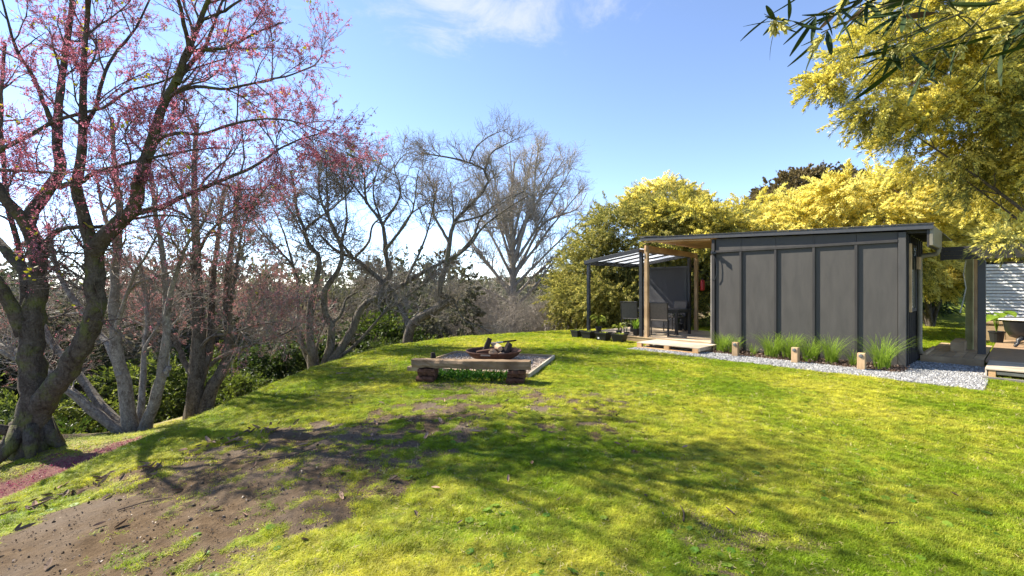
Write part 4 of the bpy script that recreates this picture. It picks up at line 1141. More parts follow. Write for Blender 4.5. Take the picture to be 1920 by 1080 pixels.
LIMBS = {
  'pink': [
    ([(-7.07,6.7,-0.93),(-7.05,6.69,-0.54),(-6.99,6.67,-0.18),(-7.01,6.66,0.25),(-6.99,6.64,0.72),(-6.94,6.63,1.27),(-6.88,6.61,1.89),(-6.85,6.6,2.08)],0.259,0.124),
    ([(-7.02,6.7,-0.46),(-6.79,6.64,-0.1),(-6.48,6.59,0.23),(-6.16,6.53,0.66),(-5.95,6.47,1.04),(-5.85,6.41,1.42),(-5.83,6.36,1.8),(-5.79,6.3,2.08)],0.204,0.126),
    ([(-6.85,6.6,2.0),(-6.91,6.48,2.37),(-6.95,6.37,2.6),(-7.03,6.25,2.83),(-7.19,6.13,3.23),(-7.33,6.02,3.76),(-7.4,5.9,4.4)],0.101,0.035),
    ([(-6.85,6.6,2.04),(-7.07,6.67,2.4),(-7.06,6.73,2.68),(-6.89,6.8,3.05),(-6.8,6.87,3.27),(-6.92,6.93,3.61),(-6.97,7.0,4.29),(-6.96,7.07,4.98),(-6.9,7.13,5.85),(-6.9,7.2,6.56)],0.116,0.034),
    ([(-7.06,6.6,0.87),(-7.12,6.48,1.23),(-7.19,6.36,1.59),(-7.46,6.24,2.01),(-7.82,6.12,2.5),(-8.16,6.0,3.26)],0.124,0.035),
    ([(-6.98,6.6,1.58),(-7.39,6.72,1.97),(-7.7,6.84,2.18),(-8.16,6.96,2.56),(-8.46,7.08,3.24),(-8.69,7.2,4.03)],0.093,0.034),
    ([(-5.79,6.3,2.05),(-5.83,6.24,2.38),(-5.87,6.19,2.66),(-5.89,6.13,2.9),(-5.77,6.08,3.17),(-5.68,6.02,3.48),(-5.62,5.97,4.02),(-5.56,5.91,4.55),(-5.46,5.86,5.07),(-5.36,5.8,5.58)],0.103,0.024),
    ([(-5.79,6.3,2.05),(-5.56,6.25,2.23),(-5.26,6.19,2.48),(-5.07,6.14,2.72),(-4.95,6.08,3.07),(-4.77,6.03,3.44),(-4.58,5.97,3.88),(-4.37,5.92,4.2),(-4.16,5.86,4.59),(-3.98,5.81,4.9),(-3.84,5.75,5.14),(-3.71,5.7,5.51)],0.133,0.027),
    ([(-4.34,5.9,4.2),(-4.27,6.08,4.53),(-4.21,6.25,4.81),(-4.08,6.42,5.57),(-3.94,6.6,6.22)],0.041,0.015),
    ([(-5.25,6.2,2.5),(-4.87,6.3,2.62),(-4.58,6.4,2.81),(-4.11,6.5,3.05),(-3.71,6.6,3.28),(-3.45,6.7,3.53),(-3.17,6.8,3.72),(-2.81,6.9,3.88)],0.054,0.012),
    ([(-6.82,6.6,2.1),(-6.44,6.5,2.34),(-5.78,6.4,2.36),(-5.24,6.3,2.46),(-4.65,6.2,2.49),(-4.0,6.1,2.36)],0.05,0.011),
    ([(-6.76,6.8,3.05),(-6.26,6.6,3.02),(-5.91,6.4,3.11),(-5.34,6.2,3.17),(-4.71,6.0,3.22),(-3.98,5.8,3.27),(-3.47,5.6,3.22)],0.048,0.01),
    ([(-6.89,6.0,3.06),(-6.29,5.9,3.02),(-5.78,5.8,2.96),(-5.28,5.7,2.98),(-4.73,5.6,2.93)],0.032,0.01),
    ([(-6.73,5.8,3.13),(-6.58,5.84,3.25),(-6.25,5.89,3.47),(-5.98,5.93,3.67),(-5.67,5.98,3.79),(-5.36,6.02,3.9),(-5.12,6.07,4.13),(-4.8,6.11,4.24),(-4.4,6.16,4.44),(-3.92,6.2,4.62)],0.037,0.011),
    ([(-4.56,6.0,4.03),(-4.3,6.16,4.22),(-3.96,6.32,4.27),(-3.49,6.48,4.46),(-3.23,6.64,4.61),(-2.93,6.8,4.83)],0.032,0.012),
    ([(-4.15,5.8,4.52),(-3.97,5.95,4.62),(-3.79,6.1,4.73),(-3.52,6.25,5.0),(-3.21,6.4,5.24)],0.031,0.011),
    ([(-4.74,6.0,3.45),(-4.37,5.92,3.51),(-3.93,5.83,3.48),(-3.5,5.75,3.58),(-3.05,5.67,3.61),(-2.62,5.58,3.53),(-2.28,5.5,3.38)],0.032,0.01),
    ([(-5.65,6.0,3.61),(-5.64,6.17,3.96),(-5.7,6.33,4.39),(-5.67,6.5,4.85),(-5.55,6.67,5.25),(-5.45,6.83,5.82),(-5.41,7.0,6.42)],0.035,0.012),
    ([(-6.77,6.8,3.73),(-6.85,6.68,4.16),(-6.92,6.56,4.58),(-7.02,6.44,4.9),(-7.04,6.32,5.35),(-7.05,6.2,5.86)],0.048,0.011),
    ([(-3.98,5.8,4.9),(-3.59,5.67,4.95),(-3.18,5.53,5.07),(-2.78,5.4,5.11)],0.027,0.009),
    ([(-3.74,5.7,5.31),(-3.65,6.1,5.79),(-3.5,6.5,6.3)],0.027,0.011),
    ([(-4.87,6.3,2.64),(-4.41,6.07,2.5),(-3.96,5.83,2.25),(-3.54,5.6,2.16)],0.026,0.007),
    ([(-7.24,6.8,-0.29),(-7.39,6.89,0.29),(-7.51,6.97,0.93),(-7.58,7.06,1.5),(-7.74,7.15,2.09),(-7.99,7.24,2.69),(-8.19,7.33,3.47),(-8.32,7.41,4.45),(-8.35,7.5,5.54)],0.072,0.026),
    ([(-4.11,5.8,4.56),(-3.94,5.33,5.0),(-3.76,4.87,5.21),(-3.66,4.4,5.63)],0.034,0.008),  # limb rising out of view toward the camera, added to shade the lawn
    ([(-5.4,5.8,5.03),(-5.0,5.27,5.39),(-4.71,4.73,5.55),(-4.48,4.2,5.78)],0.031,0.007),  # also added above the view for its shadow on the lawn
    ([(-3.81,5.7,5.11),(-3.38,5.15,5.48),(-2.86,4.6,5.81)],0.03,0.008),  # likewise an added limb, there to cast shade in the foreground
    ([(-6.73,6.6,2.04),(-6.08,6.4,1.99),(-5.52,6.2,2.02),(-4.99,6.0,2.05)],0.023,0.007),
  ],
  'grey': [
    ([(-7.01,8.4,-1.21),(-7.07,8.38,-0.76),(-7.18,8.35,-0.07),(-7.26,8.32,0.62),(-7.26,8.3,1.4),(-7.17,8.28,2.37),(-7.12,8.25,3.05),(-7.18,8.22,3.81),(-7.21,8.2,4.58)],0.158,0.038),
    ([(-6.81,8.4,-1.18),(-6.58,8.35,-0.65),(-6.39,8.3,-0.06),(-6.26,8.25,0.53),(-6.22,8.2,1.07),(-6.21,8.15,1.69),(-6.25,8.1,2.35),(-6.32,8.05,2.92),(-6.33,8.0,3.56)],0.133,0.033),
    ([(-6.14,8.1,1.07),(-5.98,8.0,1.5),(-5.79,7.9,1.87),(-5.58,7.8,2.23),(-5.23,7.7,2.58),(-4.99,7.6,3.01)],0.066,0.018),
    ([(-6.25,8.2,-0.04),(-6.17,8.2,0.08)],0.067,0.053),
    ([(-7.17,8.4,-1.18),(-7.77,8.48,-0.81),(-8.37,8.56,-0.37),(-8.91,8.64,-0.02),(-9.5,8.72,0.27),(-10.21,8.8,0.47)],0.118,0.072),
    ([(-7.17,8.5,-1.17),(-7.73,8.68,-0.86),(-8.31,8.87,-0.39),(-8.99,9.05,0.21),(-9.46,9.23,0.61),(-9.93,9.42,1.28),(-10.35,9.6,2.18)],0.11,0.056),
    ([(-7.04,8.3,-1.15),(-7.4,8.2,-0.85),(-7.78,8.1,-0.4),(-8.16,8.0,-0.14),(-8.7,7.9,0.3),(-9.05,7.8,0.59)],0.078,0.037),
    ([(-7.14,8.3,-0.06),(-7.49,8.47,0.41),(-7.77,8.63,0.57),(-8.25,8.8,0.98),(-8.85,8.97,1.61),(-9.2,9.13,2.14),(-9.48,9.3,2.81)],0.088,0.044),
    ([(-7.12,8.7,-1.1),(-7.2,8.85,-0.57),(-7.3,9.0,-0.19),(-7.38,9.15,0.32),(-7.45,9.3,0.85),(-7.64,9.45,1.5),(-7.85,9.6,2.18)],0.082,0.034),
    ([(-7.07,8.2,2.08),(-7.14,8.07,2.54),(-7.16,7.93,2.99),(-7.13,7.8,3.51)],0.058,0.018),
    ([(-7.15,8.2,0.73),(-6.86,8.08,1.31),(-6.58,7.96,1.78),(-6.25,7.84,2.14),(-5.97,7.72,2.5),(-5.7,7.6,2.75)],0.048,0.013),
    ([(-7.28,9.0,0.29),(-7.17,9.13,0.64),(-7.06,9.27,0.85),(-6.94,9.4,0.95)],0.037,0.017),
    ([(-7.0,8.2,1.31),(-6.62,8.07,1.59),(-5.95,7.93,1.78),(-5.21,7.8,2.05)],0.034,0.014),
  ],
  'rear': [
    ([(-6.73,9.6,-1.29),(-6.64,9.57,-0.63),(-6.59,9.54,0.16),(-6.57,9.51,1.05),(-6.58,9.49,1.94),(-6.58,9.46,3.05),(-6.59,9.43,4.15),(-6.5,9.4,4.91)],0.214,0.05),
    ([(-6.46,9.6,-1.14),(-6.35,9.64,-0.59),(-6.1,9.69,-0.07),(-6.05,9.73,0.36),(-6.13,9.77,1.27),(-6.08,9.81,2.19),(-5.98,9.86,3.12),(-5.92,9.9,3.82)],0.169,0.041),
    ([(-6.62,9.6,-0.47),(-6.48,9.72,0.19),(-6.5,9.84,1.04),(-6.52,9.96,1.97),(-6.47,10.08,2.92),(-6.45,10.2,3.77)],0.124,0.036),
    ([(-6.1,9.8,0.35),(-5.95,9.65,1.27),(-5.73,9.5,2.06),(-5.53,9.35,2.71),(-5.18,9.2,3.23)],0.069,0.022),
    ([(-6.46,9.5,0.33),(-6.14,9.35,0.51),(-5.65,9.2,0.59),(-5.09,9.05,0.76),(-4.63,8.9,0.83)],0.05,0.016),
    ([(-6.35,9.6,-0.08),(-5.87,9.45,0.15),(-5.38,9.3,0.32),(-4.61,9.15,0.56),(-4.26,9.0,0.74)],0.056,0.016),
    ([(-6.64,9.6,-0.47),(-7.06,9.8,-0.11),(-7.43,10.0,0.39),(-8.08,10.2,0.82),(-8.84,10.4,1.13)],0.079,0.037),
    ([(-6.57,9.5,0.94),(-7.0,9.63,1.44),(-7.55,9.77,1.73),(-8.01,9.9,1.96)],0.056,0.017),
    ([(-6.26,9.8,-0.22),(-6.08,9.98,0.21),(-5.83,10.15,0.96),(-5.57,10.32,1.26),(-4.92,10.5,1.5)],0.04,0.012),
    ([(-6.52,9.4,2.16),(-6.18,9.25,2.58),(-5.65,9.1,2.99),(-5.14,8.95,3.13),(-4.74,8.8,3.46)],0.05,0.015),
    ([(-6.54,9.4,2.82),(-6.89,9.57,3.41),(-7.24,9.73,3.9),(-7.54,9.9,4.52)],0.05,0.017),
  ],
  'gnarled': [
    ([(-5.19,11.9,-0.66),(-5.29,11.88,0.21),(-5.25,11.86,1.01),(-5.06,11.83,1.85),(-5.01,11.81,2.33),(-5.29,11.79,2.61),(-5.36,11.77,3.0),(-5.55,11.74,3.48),(-5.6,11.72,4.07),(-5.69,11.7,4.47)],0.153,0.034),
    ([(-5.08,11.9,-0.63),(-5.39,11.7,0.02),(-5.73,11.5,0.37),(-5.96,11.3,0.52)],0.063,0.02),
    ([(-5.24,11.9,-0.59),(-5.58,11.98,0.19),(-5.68,12.07,1.13),(-5.79,12.15,1.96),(-6.25,12.23,2.5),(-6.71,12.32,2.94),(-6.98,12.4,3.24)],0.084,0.022),
    ([(-4.94,11.9,-0.62),(-4.7,11.86,0.11),(-4.71,11.82,0.54),(-4.85,11.78,0.95),(-4.8,11.74,1.47),(-4.41,11.7,2.08),(-4.39,11.66,2.59),(-4.62,11.62,3.17),(-4.87,11.58,3.75),(-4.91,11.54,4.31),(-4.78,11.5,4.78)],0.139,0.027),
    ([(-4.91,11.9,-0.63),(-4.56,11.93,-0.21),(-4.21,11.97,0.39),(-3.97,12.0,1.01),(-3.51,12.03,1.27),(-3.44,12.07,1.64),(-3.86,12.1,2.02),(-4.21,12.13,2.3),(-4.71,12.17,2.5),(-5.15,12.2,2.93)],0.167,0.036),
    ([(-3.45,12.1,1.61),(-3.23,12.03,1.84),(-3.33,11.96,2.48),(-3.38,11.89,3.16),(-3.77,11.81,3.73),(-3.81,11.74,4.36),(-3.91,11.67,4.74),(-4.21,11.6,4.93)],0.092,0.02),
    ([(-3.64,12.1,1.26),(-2.83,12.01,1.61),(-2.39,11.93,1.88),(-1.72,11.84,2.21),(-1.31,11.75,2.41),(-0.97,11.66,2.73),(-0.75,11.57,3.05),(-0.23,11.49,3.44),(0.4,11.4,3.81)],0.092,0.02),
    ([(-4.85,11.9,-0.56),(-4.13,11.76,-0.04),(-3.7,11.62,0.36),(-3.2,11.48,0.89),(-2.52,11.34,1.35),(-1.86,11.2,1.85)],0.07,0.02),
    ([(-5.05,11.9,-0.62),(-5.18,12.07,-0.13),(-5.12,12.23,0.35),(-5.06,12.4,0.63)],0.056,0.022),
    ([(-3.32,11.9,2.48),(-3.04,12.07,2.92),(-2.73,12.25,3.48),(-2.33,12.43,3.82),(-2.07,12.6,4.18)],0.049,0.015),
    ([(-5.38,11.8,3.01),(-5.06,12.0,3.37),(-4.79,12.2,3.66),(-4.36,12.4,4.2),(-4.28,12.6,4.7)],0.048,0.015),
    ([(-3.33,11.7,3.13),(-2.9,11.52,3.66),(-2.79,11.35,4.03),(-2.88,11.18,4.45),(-2.58,11.0,4.75)],0.041,0.013),
    ([(-4.2,12.1,2.29),(-3.88,12.28,2.72),(-3.79,12.45,3.25),(-3.4,12.62,3.6),(-3.08,12.8,4.09)],0.05,0.015),
    ([(-4.7,11.8,0.55),(-4.5,12.0,0.8),(-4.43,12.2,1.21),(-4.07,12.4,1.5),(-3.99,12.6,1.94)],0.055,0.022),
    ([(-5.01,11.8,2.33),(-5.53,12.1,2.92),(-6.39,12.4,4.27)],0.048,0.015),
    ([(-5.83,12.2,1.96),(-6.25,12.4,3.1),(-6.72,12.6,3.92)],0.043,0.015),
    ([(-4.36,11.6,2.59),(-4.32,11.9,3.42),(-4.58,12.2,4.85)],0.048,0.014),
    ([(-3.73,11.7,3.71),(-4.22,12.0,4.3),(-4.61,12.3,5.07)],0.041,0.014),
    ([(-3.33,11.9,2.48),(-2.57,11.55,3.36),(-2.3,11.2,4.4)],0.056,0.013),
    ([(-2.8,11.9,1.61),(-2.3,12.25,2.94),(-2.07,12.6,4.38)],0.056,0.015),
    ([(-1.69,11.6,2.19),(-1.55,12.0,3.31),(-1.67,12.4,4.39)],0.048,0.015),
    ([(-4.21,12.1,2.29),(-4.68,11.75,3.15),(-4.68,11.4,4.87)],0.05,0.013),
    ([(-3.36,11.8,3.15),(-3.72,12.2,4.1),(-3.62,12.6,5.09)],0.041,0.015),
  ],
  'bent': [
    ([(-3.92,17.0,-0.69),(-3.79,16.94,0.03),(-3.46,16.88,0.35),(-3.0,16.82,0.61),(-2.55,16.76,0.87),(-2.17,16.7,1.13)],0.239,0.196),
    ([(-2.17,16.7,1.13),(-2.66,16.67,1.3),(-2.69,16.65,1.5),(-2.4,16.62,2.32),(-2.27,16.59,3.15),(-2.12,16.56,3.88),(-1.55,16.54,4.49),(-0.91,16.51,5.17),(-0.99,16.48,5.78),(-1.54,16.45,6.03),(-2.39,16.43,6.23),(-3.27,16.4,6.36)],0.147,0.029),
    ([(-3.79,17.0,0.07),(-4.14,17.15,0.6),(-4.54,17.3,1.36),(-4.81,17.45,1.91),(-4.64,17.6,2.74)],0.149,0.041),
    ([(-1.54,16.4,6.04),(-1.26,16.27,6.55),(-0.76,16.13,6.9),(-0.15,16.0,7.1)],0.038,0.014),
    ([(-2.26,16.5,3.14),(-2.62,16.68,3.73),(-2.92,16.85,4.27),(-2.89,17.02,5.04),(-3.23,17.2,5.74)],0.077,0.025),
    ([(-2.39,16.6,2.32),(-1.86,16.72,2.87),(-1.38,16.84,3.47),(-1.19,16.96,4.05),(-0.6,17.08,4.64),(0.1,17.2,5.08)],0.078,0.025),
    ([(-0.98,16.4,5.7),(-0.78,16.6,6.39),(-0.3,16.8,6.77),(0.3,17.0,7.13)],0.048,0.02),
    ([(-2.11,16.5,3.87),(-1.53,16.35,3.96),(-0.85,16.2,4.17),(-0.28,16.05,4.53),(0.56,15.9,4.96)],0.058,0.019),
    ([(-4.54,17.3,1.36),(-4.87,17.3,1.09),(-5.27,17.3,1.3)],0.071,0.025),
    ([(-2.19,16.7,1.11),(-1.72,16.33,0.35),(-1.12,15.97,0.15),(-0.37,15.6,-0.33)],0.039,0.014),
  ],
  'pale': [
    ([(0.06,25.0,-1.43),(0.06,25.0,0.04),(0.03,25.0,1.59),(0.03,25.0,4.4),(-0.15,25.0,5.63),(0.0,25.0,7.07),(0.15,25.0,8.44)],0.352,0.059),
    ([(0.03,25.0,2.67),(0.73,24.75,5.05),(1.15,24.5,6.65),(1.28,24.25,8.19),(1.41,24.0,8.82)],0.176,0.042),
    ([(0.12,25.0,2.09),(1.48,25.25,4.73),(2.21,25.5,5.39),(3.68,25.75,5.99),(4.27,26.0,6.94)],0.132,0.03),
    ([(0.03,25.0,3.26),(-0.59,25.17,5.5),(-1.04,25.33,6.92),(-1.34,25.5,8.12)],0.132,0.03),
    ([(0.06,25.0,4.14),(0.45,25.33,5.99),(0.75,25.67,7.69),(0.61,26.0,9.2)],0.117,0.03),
    ([(0.06,25.0,0.91),(-1.16,24.67,2.66),(-2.0,24.33,3.78),(-2.53,24.0,5.09)],0.132,0.028),
    ([(0.06,25.0,0.33),(1.16,24.67,1.5),(2.0,24.33,2.64),(2.81,24.0,3.75)],0.132,0.028),
    ([(0.73,24.8,5.06),(1.6,24.87,6.59),(2.34,24.93,7.74),(2.93,25.0,8.67)],0.102,0.029),
    ([(0.03,25.0,2.09),(-1.3,24.6,4.67),(-2.5,24.2,6.67)],0.117,0.028),
    ([(0.03,25.0,2.67),(-1.04,25.3,5.98),(-2.25,25.6,8.26)],0.117,0.03),
    ([(0.03,25.0,3.55),(-0.87,24.7,7.01),(-1.29,24.4,8.83)],0.103,0.029),
    ([(0.03,25.0,4.43),(0.0,25.4,7.39),(-0.15,25.8,9.56)],0.103,0.03),
    ([(0.03,25.0,4.14),(0.73,24.8,7.03),(1.15,24.6,9.12)],0.103,0.029),
    ([(0.03,25.0,3.55),(1.33,25.25,6.67),(2.39,25.5,9.05)],0.103,0.03),
    ([(0.03,25.0,2.67),(1.73,24.65,5.42),(3.19,24.3,7.92)],0.117,0.028),
    ([(0.03,25.0,2.09),(2.06,25.15,4.74),(4.0,25.3,7.14)],0.117,0.03),
    ([(0.03,25.0,1.5),(2.03,24.7,3.53),(4.23,24.4,5.6)],0.117,0.029),
    ([(0.03,25.0,0.91),(1.77,25.2,2.68),(4.17,25.4,4.48)],0.103,0.03),
    ([(0.03,25.0,1.21),(-1.78,25.3,3.28),(-3.3,25.6,5.33)],0.117,0.03),
    ([(0.03,25.0,0.62),(-2.03,24.75,1.79),(-3.59,24.5,3.22)],0.103,0.029),
    ([(0.06,25.0,-0.26),(-1.15,24.5,0.64),(-2.25,24.0,0.94),(-3.03,23.5,1.5)],0.117,0.028),
  ],
}


BARK_DARK = barkmat('cherry_bark', (.030, .021, .016), (.115, .10, .078), .38, (.12, .14, .03))
BARK_PALE = barkmat('lichened_bark', (.12, .098, .076), (.36, .33, .28), .85)
BARK_MID = barkmat('grey_brown_bark', (.050, .037, .027), (.19, .165, .13), .55)
BARK_GNARL = barkmat('gnarled_bark', (.055, .042, .031), (.22, .195, .155), .75, (.16, .15, .07))
TWIG_DARK = barkmat('dark_twigs', (.07, .050, .044), (.17, .14, .12), .5)
TWIG_GREY = barkmat('grey_twigs', (.17, .138, .112), (.38, .34, .29), .7)
TWIG_PALE = barkmat('pale_twigs', (.26, .215, .175), (.48, .43, .365), .8)
BARK_PALE_TREE = barkmat('pale_tree_bark', (.24, .20, .16), (.46, .42, .36), .8)
TWIG_PALE_TREE = barkmat('pale_tree_twigs', (.33, .275, .22), (.58, .52, .44), .8)
PINK = leafmat('pink_blossom', (.27, .06, .09), (.58, .25, .31), .4, .6, .3)
PALEPINK = leafmat('dusty_pink_blossom', (.28, .11, .10), (.48, .26, .245), .35, .6, .3)
BUD = leafmat('brown_buds', (.16, .09, .07), (.30, .19, .14), .2)
FRESH = leafmat('fresh_leaf', (.16, .19, .02), (.38, .34, .05), .5)

FLOWERS = [quad_bits(200 + i, 9, .014, .020) for i in range(6)]
def blossoms(name, parent, base, pts, seed, mat, size=(.7, 1.4), protos=None):
    r = rng(seed); n = len(pts)
    return scatter(name, pts - base, r.uniform(0, 6.28, (n, 3)), r.uniform(size[0], size[1], n), np.clip(r.beta(2, 2, n), 0, 1), protos or FLOWERS, mat, parent, 'stuff')

# 1. big pink cherry
t, tr, C, B = limb_tree('cherry_tree', 'large pink blossoming cherry tree with two dark curved trunks on one swollen root', (-7.07, 6.7, gz(-7.07, 6.7)), LIMBS['pink'], BARK_DARK, TWIG_DARK, [
    dict(count=160, length=(.6, 1.6), ang=(25, 65), n=8, sig=.16, up=.05, rmax=.019, tip=.004, s0=.3, k=6),
    dict(count=1150, length=(.35, .95), ang=(25, 60), n=6, sig=.17, up=.05, rmax=.008, tip=.0025, s0=.2, k=4),
    dict(count=5600, length=(.16, .5), ang=(25, 65), n=5, sig=.18, up=.05, rmax=.004, tip=.0016, s0=.15, k=3)], 101, 1.0, 22)
r = rng(1); pts = along(C, 25000, r, .1)
pts = pts[r.uniform(0, 1, len(pts)) < np.clip((pts[:, 2] - 1.6) / 1.5, .06, 1)]
blossoms('blossom', t, B, pts, 2, PINK, (.4, .95))
blossoms('young_leaves', t, B, along(C, 220, r, .1), 3, FRESH, (.9, 1.8), [quad_bits(300 + i, 3, .022, .03) for i in range(4)])
# burl and stub on the old root
m = MB(); m.tube([(-.12, -.1, .30), (-.34, -.22, .42), (-.42, -.26, .52)], [.08, .06, .045], 9); m.build('broken_stub', BARK_DARK, t, 0, True)
for a, L in ((.2, .47), (1.3, .4), (2.4, .46), (3.5, .5), (4.6, .45), (5.5, .4)):
    m = MB(); m.tube([(math.cos(a) * .15, math.sin(a) * .15, .42), (math.cos(a) * .26, math.sin(a) * .26, .14), (math.cos(a) * L, math.sin(a) * L, -.05)], [.10, .085, .035], 9); m.build('root', BARK_DARK, t, 0, True)

# 2. pale many-stemmed tree
t, tr, C, B = limb_tree('cherry_tree', 'pale lichened many stemmed cherry tree leaning left behind the large pink one', (-7.0, 8.4, gz(-7.0, 8.4)), LIMBS['grey'], BARK_PALE, TWIG_GREY, [
    dict(count=130, length=(.6, 1.4), ang=(25, 60), n=8, sig=.16, up=.10, rmax=.018, tip=.004, s0=.4, k=5),
    dict(count=800, length=(.4, 1.0), ang=(25, 60), n=6, sig=.18, up=.05, rmax=.008, tip=.003, k=4),
    dict(count=4000, length=(.18, .5), ang=(25, 65), n=5, sig=.2, up=.03, rmax=.004, tip=.002, k=3)], 102, .6, 18)
r = rng(4); blossoms('blossom', t, B, along(C, 2300, r), 5, PALEPINK, (.5, .95))

# 3. dusty pink tree behind
t, tr, C, B = limb_tree('cherry_tree', 'dusty pink upright cherry tree with a close pair of grey brown trunks', (-6.73, 9.6, gz(-6.73, 9.6)), LIMBS['rear'], BARK_MID, TWIG_GREY, [
    dict(count=180, length=(.6, 1.4), ang=(20, 55), n=8, sig=.15, up=.14, rmax=.016, tip=.004, s0=.35, k=5),
    dict(count=1100, length=(.4, 1.0), ang=(25, 55), n=6, sig=.17, up=.06, rmax=.009, tip=.003, k=4),
    dict(count=5000, length=(.18, .5), ang=(25, 65), n=5, sig=.2, up=.03, rmax=.004, tip=.002, k=3)], 103, .6, 18)
r = rng(6); blossoms('blossom', t, B, along(C, 8000, r), 7, PALEPINK, (.55, 1.0))

# 4. bare gnarled tree at the lawn edge
t, tr, C, B = limb_tree('gnarled_tree', 'bare gnarled many stemmed tree spreading at the edge of the lawn', (-5.1, 11.9, gz(-5.1, 11.9)), LIMBS['gnarled'], BARK_GNARL, TWIG_GREY, [
    dict(count=330, length=(.5, 1.25), ang=(25, 65), n=9, sig=.24, up=.08, rmax=.018, tip=.006, s0=.5, k=5),
    dict(count=2300, length=(.3, .75), ang=(25, 60), n=7, sig=.26, up=.06, rmax=.010, tip=.005, s0=.25, k=4),
    dict(count=10000, length=(.2, .55), ang=(25, 65), n=5, sig=.22, up=.08, rmax=.006, tip=.0036, k=3)], 104, .5, 20)
r = rng(8); blossoms('buds', t, B, along(C, 2300, r, .5), 9, BUD, (.6, 1.1))

# 5. bent tree behind the lawn
t, tr, C, B = limb_tree('bent_tree', 'bare tree with a dark elbow bent trunk beyond the fire bowl', (-3.92, 17, gz(-3.92, 17)), LIMBS['bent'], BARK_MID, TWIG_GREY, [
    dict(count=130, length=(.6, 1.5), ang=(25, 60), n=9, sig=.2, up=.10, rmax=.020, tip=.006, s0=.4, k=5),
    dict(count=900, length=(.4, .9), ang=(25, 60), n=6, sig=.22, up=.08, rmax=.011, tip=.005, k=4),
    dict(count=4500, length=(.25, .7), ang=(25, 65), n=5, sig=.22, up=.05, rmax=.008, tip=.005, k=3)], 105, .6, 18)

# 6. tall pale bare tree
t, tr, C, B = limb_tree('bare_tree', 'tall pale bare tree with a rounded haze of fine twigs beyond the lawn', (.06, 25, gz(.06, 25)), LIMBS['pale'], BARK_PALE_TREE, TWIG_PALE_TREE, [
    dict(count=380, length=(.9, 2.0), ang=(22, 60), n=9, sig=.13, up=.08, rmax=.034, tip=.010, s0=.22, k=4),
    dict(count=2600, length=(.5, 1.25), ang=(22, 58), n=6, sig=.16, up=.05, rmax=.018, tip=.006, k=3),
    dict(count=13000, length=(.3, .7), ang=(20, 60), n=5, sig=.18, up=.04, rmax=.011, tip=.007, k=3)], 106, .5, 18)

# ------------------------------------------------------------------ thickets of bare shrubs
def bare_shrub(label, x, y, h, w, seed, mat, nst=16, grp=None, name='bare_shrub'):
    r = rng(seed); z = gz(x, y); B = np.array([x, y, z])
    limbs = []
    for i in range(nst):
        a = r.uniform(0, 2 * PI); o = np.array([math.cos(a), math.sin(a) * .8]) * w * r.uniform(.2, 1.0)
        s = np.array([x, y]) + r.normal(0, .12 * w, 2)
        hh = h * r.uniform(.45, 1.0)
        limbs.append(([(s[0], s[1], z - .05), (s[0] + o[0] * .35, s[1] + o[1] * .35, z + hh * .55), (s[0] + o[0], s[1] + o[1], z + hh * (.75 + .25 * r.uniform()))], .03 * h / 3, .008))
    t, tr, C, B = limb_tree(name, label, tuple(B), limbs, mat, mat, [
        dict(count=nst * 8, length=(.3 * h, .6 * h), ang=(20, 65), n=6, sig=.2, up=-.02, rmax=.016, tip=.006, k=3),
        dict(count=nst * 60, length=(.15 * h, .4 * h), ang=(20, 70), n=5, sig=.22, up=-.04, rmax=.009, tip=.0045, k=3)], seed, .2, 8, grp, .03, 'shrub')
    return t
G = 'grey bare shrubs beyond the lawn'
for i, (x, y, h, w, lab) in enumerate((
        (-3.0, 20.5, 2.6, 1.9, 'grey leafless shrub thicket just right of the elbow bent trunk'),
        (-.9, 21.0, 3.0, 2.0, 'grey leafless shrub tangle behind the fire bowl'),
        (1.6, 20.8, 2.9, 1.9, 'grey leafless shrub tangle at the foot of the tall bare tree'),
        (3.3, 20.8, 2.2, 1.6, 'low grey leafless shrub between the tall bare tree and the olive bush'),
        (-2.2, 25.5, 4.2, 2.6, 'taller grey bare shrub left behind the tall bare tree'),
        (2.6, 26.5, 4.6, 2.6, 'taller grey bare shrub right behind the tall bare tree'))):
    bare_shrub(lab, x, y, h, w, 400 + i, TWIG_PALE, 22, G)

# ------------------------------------------------------------------ leafy crowns
def spray(seed, nleaf, ll, lw, stem=1.0, flower=0, fsize=.05, droop=.15, side=55, curl=.25):
    """a leafy twig of unit length along +x; material 0 leaf, 1 flower"""
    r = rng(seed); V = []; F = []; M = []
    def quad(c, d, w, L, mi):
        d = d / np.linalg.norm(d); s = np.cross(d, r.normal(0, 1, 3)); s /= np.linalg.norm(s)
        n = np.cross(s, d)
        b = len(V)
        V.extend([tuple(c), tuple(c + d * L * .45 + s * w), tuple(c + d * L + n * L * curl * r.uniform(-1, 1)), tuple(c + d * L * .45 - s * w)])
        F.append((b, b + 1, b + 2, b + 3)); M.append(mi)
    for i in range(nleaf):
        t = (i + r.uniform()) / nleaf
        c = np.array([t * stem, 0, -droop * t * t]) + r.normal(0, .02, 3)
        a = r.uniform(0, 2 * PI); sd = R(side) * r.uniform(.5, 1.2) * (1 - .5 * t)
        d = np.array([math.cos(sd), math.sin(sd) * math.cos(a), math.sin(sd) * math.sin(a) * .7])
        quad(c, d, lw * r.uniform(.7, 1.2), ll * r.uniform(.6, 1.2) * (1 - .35 * t), 0)
    for i in range(flower):
        t = r.uniform(.12, 1.0)
        c = np.array([t * stem, 0, -droop * t * t]) + r.normal(0, 1, 3) * np.array([.03, .10, .05]) * (1.15 - .6 * t) + np.array([0, 0, .05])
        quad(c, r.normal(0, .42, 3) + np.array([1.0, 0, .1]), fsize * r.uniform(.5, 1.0), fsize * 4.0 * r.uniform(.6, 1.3), 1)
    return (V, F, M)

